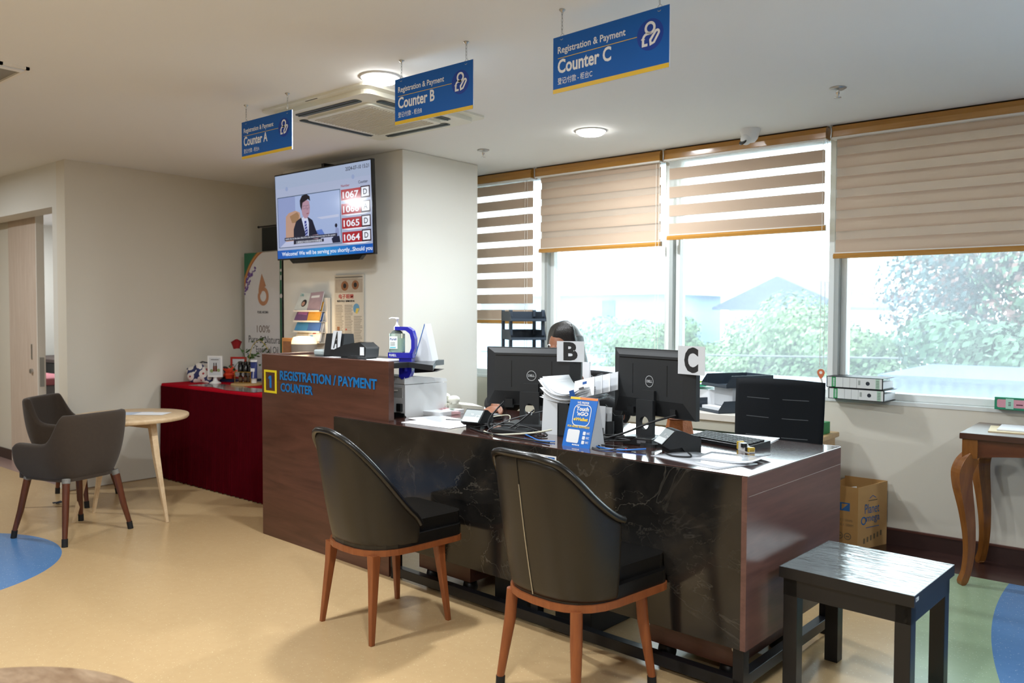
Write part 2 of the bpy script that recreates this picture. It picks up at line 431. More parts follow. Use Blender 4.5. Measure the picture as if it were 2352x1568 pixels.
b = MB(); b.box(-5.52, -4.13, 3.83, 4.60, 0, HC, COLWH); struct(b.build('wall_column', bevel=.006))
b = MB(); b.box(-4.4, 4.5, WY-.014, WY, 0, .085, SKIRT); b.box(-4.4, 4.5, WY-.018, WY, .085, .095, M('reddish_skirting_top', '#5a342c', .4)); struct(b.build('baseboard_window'))
b = MB(); b.box(LX, LX+.008, 2.53, WY, 0, .006, M('floor_joint', '#8a7458')); struct(b.build('trim_1'))

# windows: one frame and one pane each
WX = [(-4.72, -3.84), (-3.84, -2.75), (-2.75, -1.625), (-1.625, -.1), (-.1, 1.2), (1.2, 2.6)]
for i, (x0, x1) in enumerate(WX):
    o = bpy.data.objects.new('window_%d' % (i+1), None); COL.objects.link(o); struct(o)
    b = MB(); fy0, fy1 = WY+.07, WY+.15
    b.box(x0, x0+.028, fy0-.04, fy1, .832, HC, FRAMEG); b.box(x0+.028, x0+.062, fy0, fy1, .832, HC, FRAMEW)
    b.box(x1-.035, x1, fy0-.04, fy1, .832, HC, FRAMEW); b.box(x0+.062, x1-.035, fy0, fy1, .832, .872, FRAMEW)
    b.box(x0+.062, x1-.035, fy0, fy1, 2.40, HC, FRAMEW)
    b.build('window_frame', o, bevel=.003)
    b = MB(); b.box(x0+.062, x1-.035, WY+.11, WY+.116, .872, 2.40, PANE); b.build('pane', o)

# zebra blinds
def blind(name, label, x0, x1, zb, shift, cord_x=None, charm=False):
    t = thing('roller_blind', label, 'blind', ((x0+x1)/2, 4.985, 0), group='striped roller blinds along the windows')
    w = (x1-x0)/2
    b = MB()
    prof = [(-.045, 2.385), (-.045, 2.39), (-.048, 2.42), (-.04, 2.45), (-.02, 2.458), (.04, 2.458), (.04, 2.385)]
    b.prism([(y, z) for y, z in prof], -w, w, CARAMEL, 'x'); b.build('headrail', t)
    b = MB(); b.box(-w, w, -.05, -.044, 2.374, 2.385, TRIMW); b.box(-w, w, -.044, .03, 2.378, 2.385, TRIMW); b.build('headrail_trim', t)
    b = MB(); b.box(-w, w, -.03, .03, 2.4585, 2.4599, DARKMET); b.build('ceiling_track', t)
    b = MB(); per, op = .125, .076
    for layer, off, y in ((0, 0., 0.), (1, shift, .014)):
        z = zb + .006 - (per - off if off else 0); 
        while z < 2.40:
            a0, a1 = max(z, zb), min(z+op, 2.40)
            if a1 > a0: b.add([(-w+.02, y, a0), (w-.02, y, a0), (w-.02, y, a1), (-w+.02, y, a1)], [(0, 1, 2, 3)], BLINDBAND)
            a0, a1 = max(z+op, zb), min(z+per, 2.40)
            if a1 > a0: b.add([(-w+.02, y, a0), (w-.02, y, a0), (w-.02, y, a1), (-w+.02, y, a1)], [(0, 1, 2, 3)], BLINDSHEER)
            z += per
    b.build('fabric', t)
    b = MB(); b.prism([(-.012, zb-.03), (-.014, zb-.012), (-.006, zb), (.02, zb), (.022, zb-.03)], -w+.01, w-.01, CARAMEL, 'x'); b.box(-w+.01, w-.01, -.008, .02, zb, zb+.006, TRIMW)
    b.build('bottom_rail', t)
    if cord_x is not None:
        b = MB(); b.tube([(cord_x, -.02, 2.38), (cord_x, -.02, 1.02)], .0016, TRIMW, 6); b.tube([(cord_x+.025, -.02, 2.38), (cord_x+.022, -.02, 1.02)], .0016, TRIMW, 6); b.build('pull_cord', t)
        if charm:
            b = MB(); b.plane((cord_x+.01, -.026, .985), (1, 0, 0), (0, 0, 1))
            pts = arc(0, 0, .022, -30, 210, 14) + [(0, -.045)]
            b.prism(pts, -.003, .003, M('terracotta_plastic', '#c96b42', .5)); b.disc(0, 0, .009, TRIMW, .0035)
            b.build('cord_weight', t); 
            b = MB(); b.tube([(cord_x+.01, -.024, .95), (cord_x+.018, -.022, .92), (cord_x+.012, -.02, .89)], .006, TRIMW, 8); b.build('cord_end', t)
    b = MB(); b.tube([(-w, -.055, 2.455), (-w+.006, -.06, 2.42), (-w, -.052, 2.38)], .004, STEEL, 8); b.build('bracket', t)
    return t
blind('b', 'narrow striped blind with open white gaps beside the column, lowered furthest', -4.60, -3.885, 1.285, 0., .28)
blind('b', 'closed beige striped blind above the seated clerk', -3.845, -2.765, 1.835, .0625, .50, True)
blind('b', 'half-raised blind with four open white stripes, third from the column', -2.735, -1.65, 1.872, 0., .52, True)
blind('b', 'wide closed beige blind above the binders, behind the side table', -1.618, -.11, 1.70, .0625)

# sliding door in the doorway, and what stands in the room behind it
d = bpy.data.objects.new('door_1', None); COL.objects.link(d); struct(d)
b = MB(); b.box(-8.09, -7.48, 2.735, 2.80, .0, 2.17, PALEDOOR); b.box(-7.48, -7.47, 2.735, 2.80, .0, 2.17, TRIMW); b.build('door_leaf', d, bevel=.003)
b = MB(); b.box(-7.472, -7.466, 2.75, 2.785, .70, .95, STEEL); b.build('edge_pull', d)
b = MB(); b.cyl((0, 0, 0), .02, .02, STEEL); o = b.build('lock_knob', d); o.location = (-7.58, 2.735, .83); o.rotation_euler = (R(90), 0, 0)
b = MB(); b.box(-7.60, -7.575, 2.731, 2.735, .93, 1.06, STEEL); b.build('door_handle', d)
t = thing('desk', 'dark desk in the room seen through the sliding doorway', 'desk', (-10.6, 4.0, 0))
b = MB(); b.box(-.7, .9, -.1, .45, .74, .78, SKIRT); b.build('tabletop', t, bevel=.004)
b = MB(); b.box(-.68, .88, .1, .43, 0, .70, BLK); b.build('body', t)
t = thing('treatment_bed', 'treatment bed with a pink cover beyond the doorway', 'bed', (-9.5, 3.35, 0))
b = MB(); b.box(-.75, .55, -.25, .3, .36, .6, M('grey_vinyl', '#8f9194', .6)); b.build('mattress', t, bevel=.04, seg=4)
b = MB(); b.box(-.78, .58, -.28, .33, .585, .66, M('pink_cover', '#d8848f', .8)); b.build('cover', t, bevel=.025, seg=4)
for x in (-.65, .45):
    for y in (-.2, .25): b = MB(); b.box(x-.025, x+.025, y-.025, y+.025, 0, .37, STEEL); b.build('leg', t)

# ------------------------------------------------------------------ ceiling fittings
for i, (x, y) in enumerate(LAMP_SPOTS):
    lab = ['bright round ceiling light beside the middle hanging sign', 'round ceiling light nearer the windows, before the blinds'] [i] if i < 2 else 'unseen round ceiling light outside the picture, there to light the rooms'
    t = thing('ceiling_light', lab, 'light', (x, y, HC), group=None if i < 2 else 'round ceiling lights out of frame')
    b = MB(); b.lathe([(.098, 0), (.1, -.004), (.088, -.008), (.082, -.002)], WHT, 32); b.build('trim_ring', t)
    b = MB(); b.lathe([(.084, -.003), (.083, -.014), (.07, -.024), (.04, -.030), (.0001, -.031)], M('lit_diffuser', '#ffffff', .5, emit=26., ecol=(1, .99, .97)), 32); b.build('diffuser', t)
    L = bpy.data.lights.new('lamp', 'AREA'); L.shape = 'DISK'; L.size = .16; L.energy = LAMP_POWER; L.color = LAMP_COLOR
    lo = bpy.data.objects.new('lamp', L); COL.objects.link(lo); lo.parent = t; lo.location = (0, 0, -.036)

t = thing('air_conditioner', 'square white ceiling cassette air conditioner behind the middle sign', 'air conditioner', (-3.53, 3.06, HC))
h = .45
b = MB(); b.prism(rrect(-h, -h, h, h, .04), -.012, 0, WHT2); b.prism(rrect(-h+.05, -h+.05, h-.05, h-.05, .04), -.035, -.012, WHT2); b.build('housing', t, bevel=.006)
b = MB(); b.prism(rrect(-.27, -.27, .27, .27, .03), -.047, -.035, WHT2); b.build('intake_frame', t, bevel=.005)
b = MB(); b.rect(-.235, -.235, .235, .235, M('intake_grille', '#b4aa9c', .7), -.0475)
for k in range(24): b.box(-.235, .235, -.232+k*.02, -.226+k*.02, -.050, -.0475, WHT2)
b.build('intake_grille', t)
for k in range(4):
    b = MB(); b.prism(rrect(-.26, .30, .26, .355, .02), -.0385, -.036, M('vent_slot', '#2f3a3d', .5)); b.box(-.255, .255, .322, .330, -.042, -.0385, M('vent_flap', '#53605f', .5)); b.build('vent', t, rot=R(90*k))
b = MB(); b.box(-.05, .05, -.435, -.43, -.0135, -.012, BLK); b.build('sensor', t)

def sign(label, letter, x0, x1, y, rot, zt, zb):
    w, h = x1-x0, zt-zb
    t = thing('hanging_sign', label, 'sign', ((x0+x1)/2, y, zb), rot, 'blue counter signs hanging from the ceiling')
    b = MB(); b.box(-w/2, w/2, -.002, .003, 0, h, LETW); b.box(-w/2, w/2, -.0028, -.002, 0, h, BLUE); b.build('board', t)
    b = MB(); b.plane((-w/2, -.0029, 0), (1, 0, 0), (0, 0, 1))
    b.rect(0, 0, w, .075*h, YEL, .0002)
    b.text('Registration & Payment', .045*w, .70*h, .115*h, LETW, w=.605*w, z=.0005, bold=.016, cap=.682)
    b.rect(.045*w, .607*h, .745*w, .618*h, YEL, .0004)
    b.text('Counter ' + letter, .045*w, .352*h, .228*h, LETW, w=.485*w, z=.0005, bold=.026, cap=.682)
    b.text('\u767b\u8bb0/\u4ed8\u6b3e - \u67dc\u53f0' + letter, .045*w, .145*h, .12*h, LETW, w=.32*w, z=.0005, bold=.004)
    cx, cy, r = .85*w, .60*h, .105*w
    b.disc(cx, cy, r, BLUED, .0003, 40)
    sw = .018*w
    b.stroke(arc(cx, cy+.42*r, .33*r, 0, 350, 24), sw, LETW, .0006, True)
    b.stroke([(cx-.02*w, cy-.62*r), (cx-.53*r, cy-.62*r), (cx-.53*r, cy-.25*r)] + arc(cx-.2*r, cy-.25*r, .33*r, 180, 95, 6) + [(cx+.12*r, cy+.08*r)], sw, LETW, .0006)
    p = [(cx+.05*r, cy-.62*r), (cx+.02*r, cy-.35*r), (cx+.42*r, cy+.13*r)] + arc(cx+.53*r, cy+.04*r, .14*r, 140, -40, 6) + [(cx+.30*r, cy-.55*r)]
    b.stroke(p, sw*.9, LETW, .0006, True)
    b.build('printed_face', t)
    for sx in (-1, 1):
        b = MB(); x = sx*(w/2-.04); top = HC-zb
        b.tube([(x + .009*math.cos(a), .009*math.sin(a)*.3, h-.002+.012*math.sin(a)) for a in [2*math.pi*k/14 for k in range(14)]], .0011, STEEL, 6, True)
        z = h+.010; k = 0
        while z < top-.006:
            pts = [((.0035*math.cos(a) if k % 2 else 0), (0 if k % 2 else .0035*math.cos(a)), z+.008+.009*math.sin(a)) for a in [2*math.pi*q/10 for q in range(10)]]
            b.tube([(x+p[0], p[1], p[2]) for p in pts], .001, STEEL, 5, True); z += .0135; k += 1
        b.lathe([(.012, top-.001), (.012, top-.004), (.004, top-.010), (.003, top-.014)], STEEL, 12, (x, 0, 0))
        b.build('chain', t)
    return t
sign('small blue hanging sign with the words Counter A, furthest from the windows', 'A', -3.974, -3.517, 2.50, 0, 2.37, 2.17)
sign('blue hanging sign reading Counter B in front of the air conditioner', 'B', -2.743, -2.27, 2.50, 0, 2.38, 2.178)
sign('largest-looking blue hanging sign reading Counter C, nearest the camera', 'C', -1.832, -1.330, 2.45, R(-3.2), 2.362, 2.155)

for x, y, lab in ((-3.72, 4.20, 'steel fire sprinkler in the ceiling by the column corner'), (-1.335, 4.16, 'steel fire sprinkler in the ceiling above the binders')):
    t = thing('sprinkler', lab, 'sprinkler', (x, y, HC))
    b = MB(); b.lathe([(.04, 0), (.042, -.003), (.03, -.010), (.012, -.012)], STEEL, 24); b.build('flange', t)
    b = MB(); b.lathe([(.009, -.010), (.009, -.030), (.005, -.034), (.005, -.045)], CHROME, 12); b.lathe([(.018, -.047), (.018, -.049), (.006, -.051)], CHROME, 16); b.build('nozzle', t)
t = thing('security_camera', 'white dome security camera on the ceiling before the third blind', 'camera', (-2.045, 4.76, HC))
b = MB(); b.lathe([(.062, 0), (.062, -.008), (.052, -.035), (.046, -.055), (.03, -.075), (.001, -.08)], WHT, 28); b.build('housing', t)
b = MB(); b.ell((-.012, -.03, -.062), (.034, .034, .034), WHT); b.build('eyeball', t)
b = MB(); b.lathe([(.001, 0), (.024, 0), (.024, .008)], BLKG, 20); o = b.build('lens', t); o.location = (-.02, -.052, -.082); o.rotation_euler = (R(50), 0, R(-20))
t = thing('ceiling_vent', 'slim recessed ceiling air vent in the top left corner', 'vent', (-4.45, 1.43, HC), R(0))
b = MB(); b.box(-.5, .33, -.06, -.045, -.012, 0, TRIMW); b.box(-.5, .33, .05, .065, -.012, 0, TRIMW); b.box(.315, .33, -.06, .065, -.012, 0, TRIMW); b.box(-.5, .315, -.045, .05, -.003, -.001, M('vent_grey', '#8d8b84', .6)); b.build('frame', t)
b = MB(); b.box(.27, .31, -.05, .05, -.016, -.004, WHT); b.build('louver', t)

# ------------------------------------------------------------------ television on the column
def em(name, col, e=.9): return M(name, '#0a0a0a', .12, var=0, spec=.45, emit=e*.85, ecol=col)
t = thing('television', 'wall television showing a queue number list above the reception counter', 'television', (-4.765, 3.63, 2.055), (R(2.1), 0, 0))
tw, th = 1.115, .642
b = MB(); b.box(-tw/2, tw/2, 0, .03, -th/2, th/2, BLKG); b.box(-tw/2+.12, tw/2-.12, .03, .06, -th/2+.05, th/2-.1, BLK); b.build('housing', t, bevel=.004)
b = MB(); b.prism([(-.40, -th/2), (.44, -th/2), (.40, -th/2-.03), (-.36, -th/2-.03)], -.002, .03, BLKG, 'y'); b.build('speaker_bar', t, bevel=.003)
b = MB(); b.box(-.12, .12, .06, .175, -.1, .1, BLKMET); b.box(-.06, -.03, .06, .17, .2, .36, BLKMET); b.build('wall_bracket', t)
b = MB(); sw, sh = tw-.02, th-.022
b.plane((-sw/2, -.0006, -sh/2), (1, 0, 0), (0, 0, 1))
def q(x, y): return (x*sw, (1-y)*sh)
def rc(x0, y0, x1, y1, m, z): b.rect(x0*sw, (1-y1)*sh, x1*sw, (1-y0)*sh, m, z)
Z = .0003
rc(0, 0, 1, 1, em('screen_pale_blue', '#a9b3cf', .8), 0)
rc(0, .0, 1, .16, em('screen_pale_top', '#a3b1cc', .8), Z)
for x, y in ((.13, .17), (.83, .15)): b.disc(*q(x, y), .016, em('screen_dot', '#93a3c8', .8), 2*Z)
rc(.018, .262, .70, .872, em('screen_dark_border', '#2b4a63', .7), Z)
rc(.023, .27, .695, .865, em('screen_wall', '#9fb0d6', .85), 2*Z)
rc(.023, .27, .22, .865, em('screen_wall_shade', '#8f9dc9', .8), 2.5*Z)
b.poly([q(.45, .55), q(.68, .54), q(.68, .57), q(.50, .575)], em('screen_shelf', '#b9c0da', .85), 3*Z)
b.poly([q(x, y) for x, y in ((.10, .80), (.11, .50), (.145, .46), (.22, .44), (.27, .47), (.28, .60), (.27, .84), (.12, .84))], em('screen_chair', '#c09a86', .75), 3*Z)
b.poly([q(x, y) for x, y in ((.155, .50), (.24, .46), (.26, .50), (.25, .58), (.18, .585))], em('screen_chair_dark', '#a5805f', .7), 3.5*Z)
b.poly([q(.03, .865), q(.10, .80), (q(.695, .78)), q(.695, .865)], em('screen_desk', '#b6bcd8', .85), 4*Z)
b.poly([q(x, y) for x, y in ((.19, .84), (.195, .66), (.225, .57), (.29, .525), (.36, .535), (.405, .575), (.44, .70), (.48, .76), (.49, .80), (.40, .815), (.30, .83))], em('screen_suit', '#1d2138', .6), 5*Z)
b.poly([q(x, y) for x, y in ((.285, .53), (.35, .525), (.365, .60), (.36, .76), (.335, .78))], em('screen_shirt', '#c9d0ea', .85), 6*Z)
b.poly([q(x, y) for x, y in ((.318, .575), (.338, .575), (.352, .70), (.345, .765), (.322, .765))], em('screen_tie', '#27338a', .7), 7*Z)
for k in range(5): b.poly([q(.322, .61+k*.034), q(.345, .59+k*.034), q(.346, .602+k*.034), q(.323, .622+k*.034)], em('screen_tie_stripe', '#b6c0e6', .8), 8*Z)
b.poly([q(x, y) for x, y in ((.292, .45), (.295, .36), (.33, .32), (.375, .35), (.383, .42), (.378, .49), (.352, .545), (.32, .545), (.298, .50))], em('screen_face', '#b08d9e', .8), 7*Z)
b.poly([q(x, y) for x, y in ((.278, .40), (.275, .33), (.30, .275), (.35, .265), (.383, .295), (.388, .35), (.365, .325), (.33, .345), (.305, .36), (.298, .40), (.292, .45))], em('screen_hair', '#1a1724', .6), 8*Z)
for cx in (.322, .36): b.stroke([q(cx-.017, .40), q(cx+.017, .395), q(cx+.016, .43), q(cx-.014, .435)], .002, em('screen_glasses', '#6c5a72', .7), 9*Z, True)
b.poly([q(.352, .415), q(.362, .45), q(.35, .455)], em('screen_nose', '#a07c8e', .8), 9*Z); b.poly([q(.342, .49), q(.37, .484), q(.367, .496), q(.345, .50)], em('screen_mouth', '#8a5663', .8), 9*Z)
b.poly([q(x, y) for x, y in ((.40, .75), (.46, .745), (.485, .78), (.45, .80), (.40, .79))], em('screen_hands', '#b3939e', .8), 9*Z)
b.poly([q(.44, .70), q(.50, .69), q(.53, .755), q(.46, .76)], em('screen_folder', '#5e7bc4', .8), 5*Z)
b.poly([q(x, y) for x, y in ((.61, .86), (.60, .81), (.62, .79), (.68, .785), (.69, .86))], em('screen_scope', '#262b45', .6), 6*Z)
b.poly([q(x, y) for x, y in ((.635, .79), (.645, .68), (.675, .70), (.68, .785))], em('screen_scope_pale', '#8e9ac4', .8), 6*Z); b.disc(*q(.65, .665), .014, em('screen_scope_dark', '#1d2138', .6), 7*Z)
rc(.09, .752, .66, .79, em('screen_caption_bar', '#3a3c52', .6), 10*Z)
b.text('mainly due to the slow effect from the home treatment lead to the system', .10*sw, (1-.785)*sh, .017, LETW if 0 else em('screen_white', '#e4e8f2', .9), w=.54*sw, z=11*Z)
rc(.21, .80, .52, .835, em('screen_caption_bar', '#3a3c52', .6), 10*Z)
b.text('\u4e3b\u8981\u662f\u56e0\u4e3a\u5bb6\u5c45\u6cbb\u7597\u7684\u6548\u679c\u7f13\u6162', .22*sw, (1-.832)*sh, .018, em('screen_white', '#e4e8f2', .9), w=.28*sw, z=11*Z)
b.text('2024-07-10 15:21', .76*sw, (1-.075)*sh, .026, em('screen_ink', '#20243a', .5), w=.225*sw, z=3*Z, bold=.01)
b.text('Number', .71*sw, (1-.248)*sh, .018, em('screen_red_text', '#9c2735', .7), w=.085*sw, z=3*Z, bold=.01)
b.text('Counter', .88*sw, (1-.235)*sh, .020, em('screen_ink', '#20243a', .5), w=.09*sw, z=3*Z, bold=.01)
for k, (nm, ct) in enumerate((('1067', 'D'), ('1066', 'A'), ('1065', 'D'), ('1064', 'D'))):
    y0 = .262 + k*.158
    rc(.708, y0+.015, .985, y0+.135, em('screen_red', '#b02a34', .75), 3*Z)
    b.poly([q(.708, y0+.135), q(.985, y0+.135), q(.93, y0+.15), q(.77, y0+.152)], em('screen_white', '#e4e8f2', .9), 2*Z)
    rc(.90, y0+.005, .988, y0+.135, em('screen_dark_frame', '#3b2333', .6), 4*Z)
    rc(.908, y0+.018, .978, y0+.118, em('screen_white', '#e4e8f2', .9), 5*Z)
    b.text(nm, .725*sw, (1-y0-.115)*sh, .047, em('screen_white', '#e4e8f2', .9), w=.155*sw, z=5*Z, bold=.02)
    b.text(ct, .925*sw, (1-y0-.098)*sh, .038, em('screen_ink', '#20243a', .5), w=.036*sw, z=6*Z, bold=.01)
for k in range(12):
    f = abs(k-5.5)/5.5; c = '#%02x%02x%02x' % (int(20+30*(1-f)), int(88+60*(1-f)), int(180+35*(1-f)))
    rc(k/12, .90, (k+1)/12, 1, em('screen_ticker_%d' % min(k, 11-k), c, .8), 3*Z)
b.text('Welcome! We will be serving you shortly...Should you', .05*sw, (1-.985)*sh, .062*sh, em('screen_white', '#e4e8f2', .9), w=.945*sw, z=4*Z, bold=.015)
b.build('screen', t)

# newspaper page on the column
t = thing('newspaper_page', 'framed newspaper page hung on the column under the television', 'poster', (-4.695, 3.825, 1.615))
w = .33; hh = .62
b = MB(); b.box(-w/2, w/2, -.006, 0, -hh, 0, M('newsprint', '#c9c2b4', .7, var=.05)); b.build('sheet', t)
b = MB(); b.plane((-w/2, -.0065, -hh), (1, 0, 0), (0, 0, 1))
PHOTO = M('sepia_print', '#8a5c3c', .7, var=.3, vs=40); NG = M('news_grey', '#7d786f', .8); NR = M('news_red', '#b44a42', .7)
b.rect(.01, hh-.13, w-.01, hh-.03, M('news_photo_ground', '#a99c8c', .7, var=.2, vs=30), .0003)
b.disc(.12, hh-.08, .042, PHOTO, .0006, 20, .036); b.disc(.24, hh-.075, .04, PHOTO, .0006, 20, .034); b.disc(.12, hh-.08, .018, INK, .0009); b.disc(.24, hh-.075, .018, INK, .0009)
b.rect(.01, hh-.022, w-.01, hh-.012, NG, .0003)
b.text('\u7535\u5b50\u773c\u775b', .05, hh-.175, .035, NR, w=.17, z=.0006, bold=.02)
b.text('\u7535\u8111\u624b\u673a\u5bf9\u773c\u775b\u7684\u5f71\u54cd', .03, hh-.20, .016, INK, w=.2, z=.0006, bold=.02)
b.disc(.25, hh-.245, .035, M('news_blue', '#5f95b8', .7), .0005); b.poly([(.25, hh-.245), (.285, hh-.245), (.26, hh-.285), (.24, hh-.279)], M('news_yellow', '#d3bd58', .7), .0008)
random.seed(3)
for cx in range(3):
    for k in range(30):
        y = hh-.225-k*.0115
        if cx == 2 and k < 7: continue
        if y > .03: b.rect(.012+cx*.105, y, .012+cx*.105+.07+random.random()*.025, y+.004, NG, .0004)
b.rect(.03, .17, .06, .24, PHOTO, .0006); b.disc(.135, hh-.40, .008, NR, .0007); b.rect(.12, .03, .20, .12, PHOTO, .0006)
b.build('print', t)

# ------------------------------------------------------------------ reception counter (A)
t = thing('reception_counter', 'tall dark walnut reception counter with blue registration lettering', 'counter', KO, AK)
b = MB(); b.box(-3.14, -1.945, .022, .058, 0, 1.09, BROWNLAM); b.build('front_panel', t, bevel=.002)
b = MB(); b.box(-3.14, -3.105, .058, .50, 0, 1.09, BROWNLAM); b.build('side_panel', t, bevel=.002)
b = MB(); b.prism([(-3.10, .06), (-2.0, .06), (-2.0, .204), (-1.72, .118), (-2.03, .42), (-2.05, .50), (-3.10, .50)], 1.05, 1.078, M('charcoal_worktop', '#2f3032', .3)); b.build('worktop', t, bevel=.003)
b = MB(); b.prism([(-2.0, 1.05), (-1.80, 1.05), (-1.86, 1.032), (-2.0, 1.02)], .24, .27, BLKMET, 'y'); b.build('bracket', t)
b = MB(); b.plane((0, .0216, 0), (1, 0, 0), (0, 0, 1))
x0, x1, z0, z1, e = -3.109, -2.978, .860, .995, .0125
def raised(b, pts, m, z1): b.prism(pts, 0, z1, m)
for r_ in ((x0, z0, x1, z0+e), (x0, z1-e, x1, z1), (x0, z0+e, x0+e, z1-e), (x1-e, z0+e, x1, z1-e)): b.prism([(r_[0], r_[1]), (r_[2], r_[1]), (r_[2], r_[3]), (r_[0], r_[3])], 0, .004, LETY)
b.build('yellow_number_frame', t)['label'] = 'yellow square frame round the blue number'
def letters(b, txt, x, y, h, w, m, bold):
    for z in (.0008, .0022, .0036): b.text(txt, x, y, h, m, w=w, z=z, bold=bold)
b = MB(); b.plane((0, .0216, 0), (1, 0, 0), (0, 0, 1))
b.prism([(-3.034, .890), (-3.034, .962), (-3.047, .962), (-3.064, .950), (-3.058, .941), (-3.049, .947), (-3.049, .890)], 0, .0036, LETB)
b.build('number', t)['label'] = 'raised blue number 1'
b = MB(); b.plane((0, .0216, 0), (1, 0, 0), (0, 0, 1))
letters(b, 'REGISTRATION / PAYMENT', -2.937, .9435, .0545, .902, LETB, .026)
b.build('lettering', t)['label'] = 'raised blue lettering reading registration / payment'
b = MB(); b.plane((0, .0216, 0), (1, 0, 0), (0, 0, 1))
letters(b, 'COUNTER', -2.929, .876, .051, .325, LETB, .026)
b.build('lettering', t)['label'] = 'raised blue lettering reading counter'

def letter_card(label, letter, w, h, loc, rot, tilt=0):
    o = MB(); o.box(-w/2, w/2, -.001, .0005, 0, h, PAPER2)
    o.plane((-w/2, -.0013, 0), (1, 0, 0), (0, 0, 1)); o.text(letter, w*.5, h*.06, h*.90, INK, w=w*.52, z=0, bold=.045, align='c')
    o = o.build('letter_card'); o.location = loc; o.rotation_euler = (tilt, 0, rot); return tag(o, label, 'sign', 'paper letter cards at the counters')
# things on the reception counter
def ck(u, v, z=1.078): return kw(u, v, z)
t = thing('display_stand', 'black upright stand holding the letter A card on the counter', 'display stand', ck(-2.735, .29), AK)
b = MB(); b.prism([(-.05, 0), (.05, 0), (.035, .135), (-.03, .135)], -.085, .095, BLKM, 'x'); b.build('body', t, bevel=.004)
letter_card('white card with letter A fixed to the black stand', 'A', .078, .11, ck(-2.69, .232, 1.122), AK+R(3), R(-9))
def terminal(label, loc, rot, sticker=None, screen=None):
    t = thing('card_terminal', label, 'card terminal', loc, rot, 'card payment terminals')
    b = MB(); b.prism([(-.095, .012), (.02, .010), (.075, .0), (.09, .012), (.095, .05), (.06, .072), (-.03, .062), (-.095, .04)], -.04, .04, BLKM, 'y'); b.build('body', t, bevel=.008, seg=3)
    b = MB(); b.prism([(-.06, .0), (.0, .0), (.0, .014), (-.06, .014)], -.035, .035, BLK, 'y'); b.box(.02, .07, -.03, .03, 0, .012, BLK); b.build('foot', t, bevel=.003)
    b = MB(); b.plane((-.028, -.034, .0640), (.99, 0, .11), (0, 1, 0)); b.rect(0, 0, .085, .068, screen or M('terminal_screen', '#394347', .15), .0004); b.build('screen', t)
    b = MB(); b.plane((-.092, -.033, .0425), (.95, 0, .33), (0, 1, 0))
    for r_ in range(3):
        for c in range(4): b.rect(.005+c*.014, .008+r_*.02, .015+c*.014, .02+r_*.02, M('terminal_key', '#5a6063', .5), .0006)
    b.build('keypad', t)
    if sticker: b = MB(); b.plane((.06, -.041, .018), (1, 0, 0), (0, 0, 1)); b.rect(0, 0, .024, .035, PAPER, 0); b.build('sticker', t)
    return t
terminal('black card terminal on the tall counter beside the letter A', ck(-2.47, .22, 1.078), AK+R(8), True).scale = (1.3, 1.3, 1.3)
b = MB(); b.box(-.045, .045, -.03, .03, 0, .018, BLKM); b.box(-.035, .02, -.02, .02, .018, .024, BLK); o = b.build('card_reader', bevel=.004); o.location = ck(-2.335, .12); o.rotation_euler = (0, 0, AK); tag(o, 'small flat black card reader at the foot of the sanitizer', 'card reader')
b = MB(); b.box(-.3, .32, -.08, .1, 0, .0016, PAPER); o = b.build('plastic_sheet'); o.location = ck(-2.43, .22, 1.0782); o.rotation_euler = (0, 0, AK); tag(o, 'white laminated sheet lying on the tall counter worktop', 'paper')
b = MB(); b.box(-.07, .05, -.03, .05, 0, .035, M('frosted_plastic', '#c9d6d8', .3)); o = b.build('tissue_pack', bevel=.01); o.location = ck(-2.90, .30); o.rotation_euler = (0, 0, AK); tag(o, 'pale plastic packet behind the letter A stand', 'packet')
# sanitizer in its clamp holder
t = thing('sanitizer_holder', 'deep blue clamp holder gripping the end of the tall counter', 'holder', ck(-2.07, .23, 0), AK+R(30))
b = MB()
outer = [(.052, 1.115), (.066, 1.15), (.066, 1.20), (.052, 1.245), (.025, 1.262), (-.045, 1.264), (-.045, 1.245), (.015, 1.243), (.038, 1.225), (.046, 1.19), (.046, 1.15), (.036, 1.125)]
b.prism([(x, z) for x, z in outer], -.022, .022, PURB, 'y'); b.build('arm', t, bevel=.005, seg=3)
b = MB(); b.prism(rrect(-.085, -.035, .055, .035, .02), 1.098, 1.126, PURB); b.build('cup', t, bevel=.005, seg=3)
b = MB(); b.prism([(-.02, 1.098), (.05, 1.098), (.052, 1.03), (.035, .995), (-.005, .985), (-.02, 1.0)], -.028, .028, PURB, 'y'); b.cyl((.022, -.04, 1.03), .014, .02, PURB); b.build('clamp', t, bevel=.005, seg=3)
b = MB(); b.plane((-.075, -.0356, 1.10), (1, 0, 0), (0, 0, 1)); b.text('PURELL', .004, .006, .013, LETW, w=.04, z=0, bold=.02); b.build('mark', t)
t = thing('sanitizer_bottle', 'clear pump bottle of hand sanitizer standing in the blue holder', 'bottle', ck(-2.088, .222, 1.126), AK+R(30))
b = MB(); b.prism(rrect(-.062, -.024, .02, .024, .016), 0, .10, GLASSG, smooth=True); b.lathe([(.03, .10), (.022, .112), (.013, .118), (.013, .124)], GLASSG, 16, (-.022, 0, 0), sx=1.2, sy=.7); b.build('bottle', t)
b = MB(); b.prism(rrect(-.056, -.019, .014, .019, .013), .004, .075, M('pale_green_gel', '#c4dcc4', .2, var=.02), smooth=True); b.build('gel', t)
b = MB(); b.lathe([(.017, .118), (.017, .135), (.010, .142), (.006, .15), (.005, .172), (.010, .174), (.010, .184), (.001, .186)], WHT, 16, (-.022, 0, 0)); b.tube([(-.022, 0, .181), (-.05, -.006, .183), (-.062, -.008, .178)], .0045, WHT, 8); b.build('pump', t)
